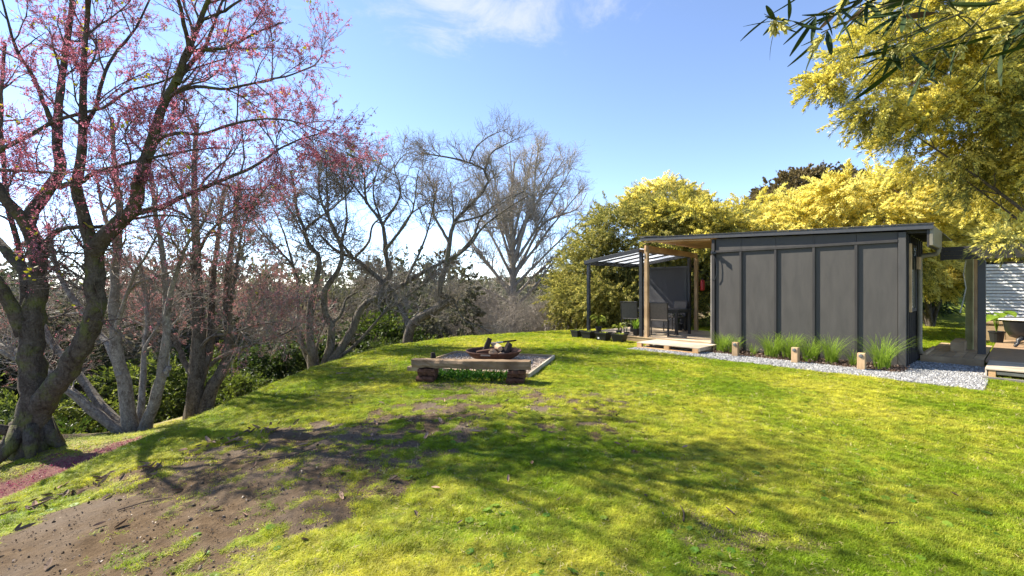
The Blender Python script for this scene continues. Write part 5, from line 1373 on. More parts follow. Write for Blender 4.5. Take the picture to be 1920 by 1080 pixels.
WATTLE_LEAF = leafmat('wattle_leaf', (.095, .115, .03), (.21, .215, .07), .4, .55, .3)
WATTLE_FLOWER = leafmat('wattle_flower', (.58, .495, .11), (.80, .72, .26), .52, .7, .2)
SOFT_FLOWER = leafmat('soft_wattle_flower', (.51, .445, .085), (.73, .65, .19), .45, .7, .2)
OLIVE_LEAF = leafmat('olive_wattle_leaf', (.10, .118, .028), (.20, .205, .06), .4, .55, .3)
OLIVE_FLOWER = leafmat('fading_wattle_flower', (.30, .265, .07), (.46, .41, .13), .4, .7, .2)
GREEN_LEAF = leafmat('dark_green_leaf', (.035, .058, .016), (.085, .11, .03), .35, .5, .35)
MID_LEAF = leafmat('mid_green_leaf', (.05, .085, .015), (.13, .155, .03), .4, .5, .35)
LIME_LEAF = leafmat('lime_leaf', (.075, .105, .02), (.19, .215, .05), .4, .5, .3)
BROWN_LEAF = leafmat('bronze_leaf', (.075, .062, .028), (.17, .13, .06), .3, .55, .35)
GREY_LEAF = leafmat('grey_green_leaf', (.09, .095, .05), (.18, .18, .10), .3, .6, .3)
DKTRUNK = barkmat('dark_trunk', (.05, .038, .03), (.16, .135, .11), .5)

WSPRAY = [spray(i, 20, .30, .016, 1.0, 52, .045, .22) for i in range(4)] 
WSPRAY_G = [spray(20 + i, 34, .34, .018, 1.0, 10, .04, .2) for i in range(3)]
OSPRAY = [spray(40 + i, 30, .30, .020, 1.0, 20, .045, .2) for i in range(4)]
LSPRAY = [spray(60 + i, 22, .30, .055, 1.0, 0, .05, .1, 65) for i in range(4)]
BSPRAY = [spray(80 + i, 14, .42, .11, .8, 0, .05, .1, 70) for i in range(4)]

def crown_points(ells, n, r, clumps=60, crad=.32, shell=.62, flat=.0):
    """clumps near the skin of each ellipsoid; returns points and outward directions"""
    vol = np.array([e[3] * e[4] + e[4] * e[5] + e[3] * e[5] for e in ells]); vol = vol / vol.sum()
    P = []; D = []; K = []
    for e, v in zip(ells, vol):
        c = np.array(e[:3]); rad = np.array(e[3:6])
        nc = max(4, int(clumps * v)); m = max(8, int(n * v))
        u = unit(r.normal(0, 1, (nc, 3))); q = shell + (1.0 - shell) * r.uniform(0, 1, nc) ** .6
        cc = u * q[:, None]
        k = r.integers(0, nc, m)
        g = r.normal(0, 1, (m, 3)) * crad * np.array([1, 1, .75])
        p = cc[k] + g * .55
        P.append(c + p * rad); D.append(unit(unit(p * rad) * .8 + unit(g) * .8)); K.append(k + 1000 * len(K))
    return np.concatenate(P), np.concatenate(D), np.concatenate(K)

def orient(D, r, droop=.2, jit=.35):
    d = unit(D + r.normal(0, jit, D.shape) - np.array([0, 0, droop]))
    return np.c_[r.uniform(-.8, .8, len(d)), -np.arcsin(np.clip(d[:, 2], -1, 1)), np.arctan2(d[:, 1], d[:, 0])]

def leafy_tree(name, label, base, ells, n, size, protos, mats, seed, tint=(.5, .25), trunk=.12, clumps=60, crad=.32, shell=.62, droop=.2, group=None, cat='tree', limbs=7, tmat=None, nflower=0, fl=.5):
    r = rng(seed)
    B = np.array(base, float)
    t = thing(name, label, cat, tuple(B), 0, group)
    P, D, K = crown_points(ells, n, r, clumps, crad, shell)
    k = P[:, 2] > ground_z(P[:, 0], P[:, 1]) - .1
    P, D, K = P[k], D[k], K[k]
    m = len(P)
    ct = rng(seed + 1).normal(0, tint[1], 200000)[K % 200000]
    tn = np.clip(tint[0] + ct + r.normal(0, .15, m), 0, 1)
    pick = None
    if nflower:      # blossom on the outer, upper sprays of most clumps, green sprays within
        q = fl + rng(seed + 2).normal(0, .28, 200000)[K % 200000] + .28 * D[:, 2] + r.normal(0, .18, m)
        pick = np.where(q > .5, r.integers(0, nflower, m), r.integers(nflower, len(protos), m))
    scatter('crown', P - B, orient(D, r, droop), r.uniform(.6, 1.25, m) * size, tn, protos, mats, t, 'stuff', 1, pick)
    if trunk:
        Ps = []; Rs = []
        for i in range(limbs):
            e = ells[i % len(ells)]; c = np.array(e[:3]) + r.normal(0, .45, 3) * np.array(e[3:6])
            mid = B + (c - B) * .45 + r.normal(0, .1, 3) * np.array([1, 1, .3]) * np.linalg.norm(c - B) * .4
            mid[:2] = B[:2] + (mid[:2] - B[:2]) * .6
            Ps.append(catmull([B - (0, 0, .15), mid, c], 10)); Rs.append(np.linspace(trunk, trunk * .16, 10) * (1 if i == 0 else .75))
        P0 = np.array(Ps); R0 = np.array(Rs)
        V, F = tubes(P0 - B, R0, 7, .04, seed)
        C, CR = spawn(P0, R0, 12 * limbs, r, s0=.4, length=(.3 * ells[0][3], .8 * ells[0][3]), rmax=trunk * .3, tip=.006, n=6)
        V2, F2 = tubes(C - B, CR, 4)
        link('trunk', mesh_np('trunk', np.r_[V, V2], np.r_[F, F2 + len(V)]), tmat or DKTRUNK, t, True)
    return t

def gp3(x, y): return (x, y, gz(x, y))
WM = [WATTLE_LEAF, WATTLE_FLOWER]; OM = [OLIVE_LEAF, OLIVE_FLOWER]
# wattles round the garden cabin
leafy_tree('wattle_tree', 'big golden wattle hanging over the right end of the cabin and the bath', gp3(13.6, 9.9),
           [(8.7, 10.1, 6.4, 1.7, 1.5, 1.1), (10.7, 9.9, 6.6, 2.0, 2.0, 1.6), (9.9, 10.2, 5.0, 1.7, 1.5, 1.0), (12.6, 10.4, 5.0, 2.0, 2.0, 1.8), (10.5, 10.4, 7.9, 2.0, 1.6, 1.1), (11.1, 9.7, 3.9, 1.3, 1.1, .8), (9.6, 8.8, 2.48, .85, .5, .42), (12.8, 10.2, 7.8, 2.4, 2.0, 1.5)],
           6600, .46, WSPRAY + WSPRAY_G, [WATTLE_LEAF, SOFT_FLOWER], 501, (.6, .3), .06, 170, .20, .45, .35, limbs=4, nflower=4, fl=.62)
leafy_tree('wattle_tree', 'bright yellow wattle rising directly behind the black cabin roof', gp3(11.6, 15.0),
           [(11.5, 15.0, 4.0, 1.8, 1.6, 1.5), (12.9, 15.2, 3.5, 1.8, 1.6, 1.7), (10.0, 15.4, 3.3, 1.3, 1.3, 1.2)], 3600, .55, WSPRAY + WSPRAY_G, WM, 502, (.65, .25), .14, 90, .24, .5, .2, nflower=4, fl=.78)
leafy_tree('wattle_tree', 'yellow green wattle behind the cabin, left of the brightest one', gp3(9.4, 17.5),
           [(9.4, 17.5, 3.5, 2.2, 1.7, 1.5), (7.2, 17.8, 3.4, 1.9, 1.6, 1.5), (8.4, 17.6, 2.6, 2.4, 1.5, 1.6)], 3600, .58, WSPRAY + WSPRAY_G, [WATTLE_LEAF, SOFT_FLOWER], 503, (.6, .25), .14, 90, .24, .5, .2, nflower=4, fl=.45)
leafy_tree('wattle_tree', 'tall slender wattle with a yellow crown above the olive coloured mass', gp3(6.9, 20.6),
           [(6.9, 20.6, 5.3, 1.7, 1.4, .8), (5.8, 20.4, 5.0, .8, .8, .65), (8.0, 20.8, 4.9, .8, .8, .6)], 1500, .50, WSPRAY + WSPRAY_G, WM, 504, (.55, .3), .12, 46, .28, .5, .1, nflower=4, fl=.6)
leafy_tree('olive_wattle_tree', 'olive green wattle mass directly behind the black pergola', gp3(5.4, 18.6),
           [(5.0, 18.6, 3.3, 2.1, 1.6, 1.7), (6.9, 18.9, 3.4, 1.9, 1.6, 1.8), (4.4, 18.0, 1.3, 1.7, 1.4, 1.5), (6.6, 18.3, 1.3, 2.2, 1.4, 1.5)], 5200, .55, OSPRAY, OM, 505, (.5, .28), .13, 120, .3, .5, .2)
leafy_tree('olive_wattle_tree', 'olive green wattle spreading low at the left of the pergola', gp3(3.4, 19.4),
           [(3.5, 19.4, 2.1, 1.5, 1.4, 1.7), (2.6, 19.2, .9, 1.0, 1.2, 1.1), (3.9, 19.0, .9, 1.3, 1.2, 1.2)], 2600, .52, OSPRAY, OM, 506, (.42, .28), .1, 70, .3, .5, .2)
leafy_tree('olive_wattle_tree', 'rounded olive wattle at the back between the tall yellow crown and the dark tree', gp3(9.8, 21.5),
           [(9.6, 21.5, 3.6, 2.3, 1.8, 1.5), (7.6, 21.2, 3.5, 1.8, 1.6, 1.4), (11.5, 21.8, 3.6, 1.8, 1.6, 1.5)], 2400, .62, OSPRAY, OM, 507, (.6, .25), .13, 60, .3, .55, .2)
leafy_tree('broadleaf_tree', 'dark bronze leaved broadleaf tree showing above the wattles', gp3(17.0, 26.5),
           [(17.2, 26.5, 7.0, 2.5, 2.0, 1.3), (15.0, 26.2, 6.3, 1.7, 1.7, 1.2), (19.2, 26.8, 6.8, 1.9, 1.7, 1.3), (16.8, 26.3, 4.6, 3.4, 1.7, 1.6)], 4600, .6, BSPRAY, [BROWN_LEAF], 508, (.55, .3), .2, 90, .28, .5, .05)
leafy_tree('wattle_tree', 'low golden wattle seen through the gap past the end of the cabin', gp3(16.2, 17.6),
           [(15.3, 17.2, 1.9, 1.3, 1.1, .8), (17.2, 17.6, 2.1, 1.7, 1.2, .9), (16.4, 18.2, 3.8, 2.4, 1.5, 1.5)], 3000, .52, WSPRAY + WSPRAY_G, WM, 509, (.55, .3), .12, 60, .25, .5, .25, nflower=4, fl=.65)
leafy_tree('wattle_tree', 'pale olive wattle behind the bath screen at the far right', gp3(18.2, 15.6),
           [(17.8, 15.4, 3.3, 2.3, 1.5, 1.8), (16.4, 15.2, 4.7, 2.0, 1.5, 1.5), (19.5, 16, 5, 2.4, 1.6, 2.0)], 3200, .5, WSPRAY + WSPRAY_G, [WATTLE_LEAF, SOFT_FLOWER], 510, (.7, .25), .14, 80, .25, .5, .3, nflower=4, fl=.45)
leafy_tree('hedge_shrub', 'dark shady shrub low in the gap beyond the boardwalk', gp3(17.6, 20.0),
           [(16.6, 19.6, 1.4, 1.6, 1.0, .8), (19.0, 20.2, 1.5, 1.8, 1.0, .9)], 900, .5, LSPRAY, [GREEN_LEAF], 511, (.3, .3), .06, 30, .35, .5, .1, None, 'shrub', 4)

# ------------------------------------------------------------------ greenery beyond the left trees
bg_list = [
    # name, label, x, y, ellipsoids relative (dx,dy,dz,rx,ry,rz), n, size, protos, mats, tint
    ('shrub', 'bright lime shrub at the left edge behind the big cherry root', -12.6, 11.0, [(0, 0, 1.1, 1.5, 1.2, 1.1), (-1.6, 0, 1.3, 1.3, 1.2, 1.2)], 900, .42, LSPRAY, [LIME_LEAF], (.55, .25)),
    ('shrub', 'dark green shrub below the lime one at the left edge', -11.2, 9.9, [(0, 0, .4, 1.2, .9, .6), (-1.5, .3, .5, 1.2, .9, .7)], 700, .36, LSPRAY, [GREEN_LEAF], (.5, .3)),
    ('shrub', 'lime leaved shrub between the big cherry and the pale stems', -10.4, 13.2, [(0, 0, 1.1, 1.5, 1.1, 1.0), (.9, .3, .7, 1.0, .9, .7)], 900, .40, LSPRAY, [LIME_LEAF], (.35, .3)),
    ('shrub', 'mid green shrub framed by the pale stems', -9.6, 14.6, [(0, 0, 1.0, 1.4, 1.2, 1.1), (1.2, .2, .8, 1.1, 1, .9)], 900, .42, LSPRAY, [MID_LEAF], (.6, .3)),
    ('shrub', 'dark green shrub left of the paired grey brown trunks', -8.3, 13.6, [(0, 0, .6, 1.0, .9, .8)], 600, .36, LSPRAY, [GREEN_LEAF], (.5, .3)),
    ('shrub', 'lime topped low shrub at the foot of the paired trunks', -7.4, 12.6, [(0, 0, .25, .8, .6, .5)], 420, .30, LSPRAY, [LIME_LEAF], (.15, .25)),
    ('shrub', 'dense dark green shrub right of the paired trunks', -6.9, 14.4, [(0, 0, .7, 1.3, 1.0, 1.0), (1.0, .3, .5, .9, .9, .8)], 1000, .38, BSPRAY, [GREEN_LEAF], (.45, .35)),
    ('shrub', 'dark evergreen shrub behind the gnarled tree stems', -6.6, 17.2, [(0, 0, .9, 1.4, 1.1, 1.3), (1.6, .2, .8, 1.2, 1.0, 1.2)], 1100, .44, LSPRAY, [GREEN_LEAF], (.55, .3)),
    ('shrub', 'rounded green shrub between the gnarled tree and the bent trunk', -4.9, 19.0, [(0, 0, .9, 1.2, 1.0, 1.5), (-.9, .3, 1.6, .9, .8, 1.2)], 1000, .46, LSPRAY, [MID_LEAF], (.35, .3)),
    ('shrub', 'low dark green shrub against the bent trunk', -5.0, 17.4, [(0, 0, .0, .9, .7, .6)], 500, .36, LSPRAY, [GREEN_LEAF], (.5, .3)),
    ('shrub', 'yellow green shrub under the elbow of the bent trunk', -2.9, 19.0, [(0, 0, .2, 1.0, .8, .6)], 420, .4, LSPRAY, [LIME_LEAF], (.1, .2)),
    ('broadleaf_tree', 'round brown green tree standing far behind the dusty pink cherry', -15.6, 30, [(0, 0, 3.6, 2.4, 2.0, 1.7), (1.4, 0, 2.0, 2.2, 1.8, 1.8), (-1.8, 0, 2.2, 2.0, 1.6, 1.6)], 1500, .75, BSPRAY, [BROWN_LEAF], (.6, .3)),
    ('broadleaf_tree', 'grey green tree far behind the gnarled tree', -10.5, 33, [(0, 0, 3.4, 2.4, 1.8, 1.7), (2.6, 0, 2.6, 2.4, 1.8, 1.6), (-2, 0, 2.2, 2, 1.8, 1.7)], 1500, .8, LSPRAY, [GREY_LEAF], (.5, .3)),
    ('broadleaf_tree', 'mid green tree far behind, seen left of the bent trunk', -7.2, 30, [(0, 0, 2.0, 2.0, 1.8, 1.8), (1.5, 0, 1.4, 1.6, 1.5, 1.6)], 1200, .7, LSPRAY, [MID_LEAF], (.5, .3)),
    ('broadleaf_tree', 'dark conical tree far behind the gnarled crown', -8.6, 36, [(0, 0, 4.6, 1.3, 1.2, 2.2), (.3, 0, 2.4, 2.0, 1.5, 1.8)], 1000, .8, LSPRAY, [GREEN_LEAF], (.4, .3)),
    ('broadleaf_tree', 'olive tree far behind, just right of the bent trunk', -3.2, 36, [(0, 0, 3.6, 2.8, 2, 2.0), (2.8, 0, 3.0, 2.4, 2, 2)], 1400, .85, LSPRAY, [GREY_LEAF], (.4, .3)),
    ('broadleaf_tree', 'brown green tree in the valley between the pink crowns and the gnarled one', -12.5, 26, [(0, 0, 2.6, 2.0, 1.6, 1.6), (1.5, 0, 1.6, 1.6, 1.4, 1.4), (-1.7, 0, 1.4, 1.6, 1.4, 1.4)], 1300, .6, BSPRAY, [BROWN_LEAF], (.5, .3)),
    ('broadleaf_tree', 'dull green tree in the valley behind the pale stems', -19.5, 28, [(0, 0, 2.6, 2.4, 2, 1.6), (2, 0, 1.6, 2.2, 1.8, 1.5)], 1200, .75, LSPRAY, [MID_LEAF], (.5, .3)),
    ('broadleaf_tree', 'grey green tree in the valley at the left edge', -27.5, 29, [(0, 0, 2.6, 2.6, 2, 1.6), (2.2, 0, 1.8, 2, 1.8, 1.5)], 1200, .75, LSPRAY, [GREY_LEAF], (.5, .3)),
    ('broadleaf_tree', 'brown tinged tree in the valley behind the big cherry', -24.0, 33, [(0, 0, 3.2, 3.0, 2, 1.8)], 900, .85, BSPRAY, [BROWN_LEAF], (.6, .3)),
    ('shrub', 'sparse reddish brown shrub behind the dusty pink cherry', -8.6, 18.6, [(0, 0, 1.4, 1.5, 1.2, 1.4), (1.4, 0, 1.1, 1.1, 1, 1.1)], 800, .42, LSPRAY, [BROWN_LEAF], (.75, .25)),
]
for i, (nm, lab, x, y, el, n, sz, pr, mt, ti) in enumerate(bg_list):
    z = gz(x, y)
    leafy_tree(nm, lab, (x, y, z), [(x + a, y + b, z + c, d, e, f) for a, b, c, d, e, f in el], n, sz, pr, mt, 600 + i, ti, .10 if nm != 'shrub' else .04, 50, .32, .5, .1, None, 'tree' if 'tree' in nm else 'shrub', 6)

# another small pink cherry further down the slope
r = rng(71)
limbs = []
bx_, by_ = -9.0, 19.6; bz_ = gz(bx_, by_)
for i in range(9):
    a = r.uniform(0, 6.28); q = r.uniform(.6, 2.0)
    limbs.append(([(bx_, by_, bz_), (bx_ + math.cos(a) * q * .3, by_ + math.sin(a) * q * .3, bz_ + 1.6), (bx_ + math.cos(a) * q, by_ + math.sin(a) * q, bz_ + r.uniform(2.6, 4.2))], .07, .012))
t, tr, C, B = limb_tree('cherry_tree', 'small pink cherry tree further down the slope behind the bare gnarled tree', (bx_, by_, bz_), limbs, BARK_MID, TWIG_GREY, [
    dict(count=90, length=(.6, 1.6), ang=(20, 55), n=7, sig=.16, up=.06, rmax=.02, tip=.006, k=4),
    dict(count=700, length=(.3, .8), ang=(25, 60), n=5, sig=.2, up=.03, rmax=.008, tip=.004, k=3)], 72, .4, 10)
blossoms('blossom', t, B, along(C, 3600, r), 73, PALEPINK, (1.0, 1.9))

# far wooded hillside
r = rng(88); n = 5200
ang = r.uniform(R(-75), R(60), n); rr = 48 + 230 * r.uniform(0, 1, n) ** 1.4
x = np.sin(ang) * rr; y = np.cos(ang) * rr
k = fbm(x * .02, y * .02, 4, 3) > .40
x, y, rr = x[k], y[k], rr[k]; n = len(x)
def blob(seed):
    r = rng(seed); V = []; F = []
    for i in range(46):
        u = r.normal(0, 1, 3); u /= np.linalg.norm(u); c = u * r.uniform(.55, 1) * np.array([1, 1, .8]) + np.array([0, 0, .55])
        d = unit(u + r.normal(0, .6, 3)); a = unit(np.cross(d, r.normal(0, 1, 3))); b_ = np.cross(d, a); s = r.uniform(.16, .34)
        b0 = len(V); V += [tuple(c - a * s), tuple(c - b_ * s), tuple(c + a * s), tuple(c + b_ * s)]; F.append((b0, b0 + 1, b0 + 2, b0 + 3))
    return (V, F, None)
o = scatter('distant_woods', np.c_[x, y, ground_z(x, y)], np.c_[np.zeros((n, 2)), r.uniform(0, 6, n)], r.uniform(1.6, 3.4, n), np.clip(r.normal(.5, .3, n), 0, 1), [blob(i) for i in range(6)],
            leafmat('distant_leaf', (.045, .06, .022), (.15, .14, .06), .2, .7, .25), None, 'stuff')
prop(o, 'far wooded hillside beyond the valley on the left', 'woods')
# weeds and undergrowth on the slope below the lawn
r = rng(89); n = 5200
x = r.uniform(-22, 3, n); y = r.uniform(5, 26, n)
s = sdist(x, y, EDGE_POLY); ok = (s > 3.4) & ~((y < 11) & (x > -8.3)) & (np.abs(np.arctan2(x, y)) < R(56)) & (fbm(x * .5, y * .5, 12, 3) > .42)
x, y = x[ok], y[ok]; n = len(x)
o = scatter('undergrowth', np.c_[x, y, ground_z(x, y)], np.c_[r.uniform(-.3, .3, (n, 1)), -r.uniform(.6, 1.5, (n, 1)), r.uniform(0, 6.28, (n, 1))], r.uniform(.25, .6, n), np.clip(r.normal(.4, .3, n), 0, 1), LSPRAY,
            leafmat('weed_leaf', (.035, .06, .012), (.14, .17, .03), .4, .5, .3), None, 'stuff')
prop(o, 'low weeds and undergrowth covering the slope below the lawn', 'undergrowth')

# dense mixed wood filling the valley behind the left trees
r = rng(90)
PP = []; DD = []; TT = []
for i in range(120):
    a = R(r.uniform(-64, -8)); q = r.uniform(19, 46); x, y = math.sin(a) * q, math.cos(a) * q
    if sdist(np.array([x]), np.array([y]), EDGE_POLY)[0] < 5: continue
    z = gz(x, y); h = r.uniform(.35, 1.0) * (1.45 + .13 * q) + (-z) * .62; w = r.uniform(1.0, 2.2)
    p, d, k = crown_points([(x, y, z + h * .55, w, w * .8, h * .5)], int(130 + 60 * w), r, 16, .34, .5)
    PP.append(p); DD.append(d); TT.append(np.clip(r.choice([.1, .3, .5, .75, 1.0]) + r.normal(0, .1, len(p)), 0, 1))
PP = np.concatenate(PP); DD = np.concatenate(DD); TT = np.concatenate(TT); n = len(PP)
mw = Mat('valley_leaf', .6, .2)
tv = mw.attr('tint', 'INSTANCER')
cv = mw.ramp(tv, [(0, (.055, .068, .032)), (.3, (.09, .105, .045)), (.55, (.14, .13, .08)), (.78, (.18, .14, .10)), (1, (.16, .17, .07))])
mw.color(cv); tr_ = mw.n('ShaderNodeBsdfTranslucent'); mw.l(cv, tr_.inputs[0]); ms_ = mw.n('ShaderNodeMixShader'); ms_.inputs[0].default_value = .35
mw.l(mw.b.outputs[0], ms_.inputs[1]); mw.l(tr_.outputs[0], ms_.inputs[2]); mw.l(ms_.outputs[0], mw.out.inputs[0])
o = scatter('valley_woods', PP, orient(DD, r, .1), r.uniform(.4, .85, n), TT, LSPRAY + BSPRAY, mw.m, None, 'stuff')
prop(o, 'mixed dark green and brown wood filling the valley behind the left trees', 'woods')
for i, (x, y, h, w, lab) in enumerate((
        (-11.6, 16.0, 4.2, 1.8, 'tall pale bare sapling thicket left of the dusty pink cherry'),
        (-14.5, 17.5, 5.0, 2.2, 'pale bare branching thicket seen between the pale stems'),
        (-17.5, 16.5, 5.2, 2.4, 'pale bare branching thicket behind the large pink cherry'),
        (-20.5, 17.5, 5.4, 2.4, 'pale bare branching thicket at the far left edge'),
        (-7.6, 21.0, 4.6, 2.0, 'grey brown bare thicket behind the left stems of the gnarled tree'),
        (-5.2, 22.5, 4.4, 2.0, 'grey brown bare thicket behind the right limbs of the gnarled tree'),
        (-1.2, 23.0, 4.6, 2.4, 'wide grey bare thicket between the bent trunk and the tall bare tree'))):
    bare_shrub(lab, x, y, h + max(0, -gz(x, y) - 1.0) * .6, w, 450 + i, TWIG_GREY if i in (4, 5) else TWIG_PALE, 20, 'bare thickets below the lawn')

# ------------------------------------------------------------------ planting by the cabin
def blades(seed, n, h, spread, lean, w, seg=4):
    r = rng(seed); m = MB()
    for i in range(n):
        a = r.uniform(0, 6.28); q = spread * math.sqrt(r.uniform()); c = np.array([math.cos(a) * q, math.sin(a) * q, 0])
        ya = a + r.normal(0, .7); d = np.array([math.cos(ya), math.sin(ya), 0]); p = np.array([-d[1], d[0], 0])
        hh = h * r.uniform(.55, 1.1); le = lean * r.uniform(.15, 1.1) * hh; ww = w * r.uniform(.7, 1.2)
        v = []
        for k in range(seg + 1):
            t = k / seg; x = c + d * le * t ** 2 + np.array([0, 0, hh * (t - .28 * lean * t ** 2.5)])
            wf = (1 - t) ** .6 * .9 + .08
            v += [tuple(x - p * ww * wf / 2), tuple(x + p * ww * wf / 2)]
        m.add(v, [(2 * k, 2 * k + 1, 2 * k + 3, 2 * k + 2) for k in range(seg)])
    return m
def flatleaf(name, c, c2, transl=.4):
    """leaf material for plants built as one mesh; varies from place to place"""
    m = Mat(name, .6, .12); n1 = m.noise(m.coord('Object'), 14, 3)
    col = m.ramp(n1, [(.3, c), (.7, c2)]); m.color(col)
    tr = m.n('ShaderNodeBsdfTranslucent'); m.l(col, tr.inputs[0]); mx = m.n('ShaderNodeMixShader'); mx.inputs[0].default_value = transl
    m.l(m.b.outputs[0], mx.inputs[1]); m.l(tr.outputs[0], mx.inputs[2]); m.l(mx.outputs[0], m.out.inputs[0])
    return m.m
GRASSCLUMP = flatleaf('ornamental_grass', (.13, .23, .018), (.30, .40, .05), .45)
clumps = [(-3.20, -.36, .40, .15, 150, 'ornamental grass clump at the cabin corner beside the pallet step'),
          (-2.95, -.34, .36, .13, 110, 'ornamental grass clump just left of the first bollard light'),
          (-2.50, -.42, .27, .07, 34, 'thin small grass tuft between the first bollard and the big clumps'),
          (-2.14, -.36, .47, .18, 200, 'large grass clump under the second batten of the cabin wall'),
          (-1.80, -.36, .48, .17, 190, 'large grass clump just left of the middle bollard light'),
          (-1.43, -.38, .42, .16, 160, 'broad grass clump just right of the middle bollard light'),
          (-1.05, -.42, .50, .13, 150, 'tall grass clump between the middle and right bollard lights'),
          (-.70, -.44, .30, .08, 50, 'thin grass tuft left of the right bollard light'),
          (-.27, -.40, .55, .15, 170, 'wide arching grass clump at the right cabin corner')]
for i, (x, y, h, sp_, n, lab) in enumerate(clumps):
    o = blades(900 + i, int(n * 1.3), h * 1.45, sp_ * .8, .85, .008).build('grass_clump', GRASSCLUMP, None, 0, False, CL(x, y, .015))
    o.rotation_euler = (0, 0, CROT); prop(o, lab, 'grass clump', 'ornamental grass clumps along the cabin wall')

POT = plain('black_plastic_pot', (.016, .016, .017), .5, .4)
SOIL = plain('potting_soil', (.06, .045, .035), .95)
def pot(name, label, loc, top, h, square=True, group=None, rz=0, plant=None, pmat=None):
    t = thing(name, label, 'potted plant' if plant else 'plant pot', loc, rz, group)
    m = MB(); k = 4 if square else 16; q = math.sqrt(2) if square else 1
    rot = PI / 4 if square else 0
    prof = [(.74 * top, 0), (.96 * top, h - .035), (1.05 * top, h - .034), (1.06 * top, h), (.95 * top, h), (.92 * top, h - .04)]
    v = [(q * rr * math.cos(2 * PI * j / k + rot), q * rr * math.sin(2 * PI * j / k + rot), z) for rr, z in prof for j in range(k)]
    f = [(i * k + j, i * k + (j + 1) % k, (i + 1) * k + (j + 1) % k, (i + 1) * k + j) for i in range(len(prof) - 1) for j in range(k)] + [tuple(reversed(range(k)))]
    m.add(v, f).build('pot', POT, t)
    s = MB(); s.add([(q * .93 * top * math.cos(2 * PI * j / k + rot), q * .93 * top * math.sin(2 * PI * j / k + rot), h - .03) for j in range(k)], [tuple(range(k))]); s.build('soil', SOIL, t)
    if plant:
        o = plant.build('foliage', pmat, t); o.location = (0, 0, h - .03)
    return t
LIGHTGREEN = flatleaf('light_green_leaf', (.20, .27, .03), (.42, .45, .07), .5)
DARKGLOSS = flatleaf('dark_gloss_leaf', (.02, .035, .012), (.06, .075, .025), .2)
def sprouts(seed, n, h, sp_):
    return blades(seed, n, h, sp_, .9, .022, 3)
GPOT = 'black square pots lined up in front of the deck'
pots = [(-7.55, -.40, .15, .22, 'black pot at the far left of the row, almost at the pergola post', 5, .10),
        (-7.02, -.50, .175, .24, 'black square pot with bare soil, second from the pergola post', 4, .08),
        (-6.46, -.55, .175, .25, 'black square pot with a small white tag, left of the grey one', 5, .07),
        (-5.92, -.55, .175, .25, 'black square pot of seedlings closest to the pallet step', 8, .08)]
for i, (x, y, tp, h, lab, n, hh) in enumerate(pots):
    t = pot('plant_pot', lab, CL(x, y, 0), tp, h, True, GPOT, CROT + .1 * (i - 1), sprouts(930 + i, n * 4, hh, tp * .7), LIGHTGREEN)
    if i == 2:
        MB().span(-.09, -.04, -.168, -.163, .07, .115).build('tag', CREAM, t)
MB_b = blades(940, 60, .42, .07, .8, .02)
pot('potted_plant', 'black round pot of strappy green leaves on the deck beside the timber post', CL(-5.86, -.02 + .18, .15), .105, .20, False, None, CROT, MB_b, flatleaf('strappy_leaf', (.13, .25, .02), (.30, .42, .05), .4))
def broad(seed, n, h, L, w):
    r = rng(seed); m = MB()
    for i in range(n):
        a = r.uniform(0, 6.28); hh = h * r.uniform(.55, 1.0); d = np.array([math.cos(a), math.sin(a), 0]); p = np.array([-d[1], d[0], 0])
        st = np.array([0, 0, 0.]); top = d * L * .3 + np.array([0, 0, hh])
        m.tube([tuple(st), tuple(top * .6 + np.array([0, 0, .05])), tuple(top)], [.008, .006, .004], 5)
        v = []; ll = L * r.uniform(.7, 1.1)
        for k, wf in enumerate((.1, .75, 1.0, .8, .05)):
            t = k / 4; c = top + d * ll * t + np.array([0, 0, ll * (.25 * t - .55 * t * t)])
            v += [tuple(c - p * w * wf / 2 + np.array([0, 0, .02 * wf])), tuple(c), tuple(c + p * w * wf / 2 + np.array([0, 0, .02 * wf]))]
        m.add(v, [q for k in range(4) for q in ((3 * k, 3 * k + 1, 3 * k + 4, 3 * k + 3), (3 * k + 1, 3 * k + 2, 3 * k + 5, 3 * k + 4))])
    return m
pot('potted_plant', 'yellow green leafy plant in a small black pot by the left pergola post', CL(-7.15, .12, .15), .10, .18, False, None, 0, broad(951, 12, .40, .28, .08), LIGHTGREEN)
pot('potted_plant', 'pale leafy plant in a black pot on the deck edge before the left chair', CL(-6.35, .02, .15), .08, .12, False, None, 0, broad(952, 9, .26, .20, .07), LIGHTGREEN)
pot('potted_plant', 'greyish sapling in a small black pot left of the strappy plant', CL(-6.08, .02, .15), .07, .10, False, None, 0, broad(953, 7, .30, .14, .05), flatleaf('greyish_leaf', (.18, .20, .09), (.34, .34, .18), .4))
pot('potted_plant', 'dim potted plant at the foot of the back timber post', CL(-5.85, 2.52, .15), .14, .22, False, None, 0, broad(954, 16, .45, .22, .06), DARKGLOSS)
pot('potted_plant', 'big leaved plant in a black pot beside the outdoor bath', CL(.98, 5.6, .142), .15, .28, False, None, 0, broad(955, 8, .55, .42, .26), flatleaf('big_green_leaf', (.12, .22, .02), (.28, .38, .05), .5))
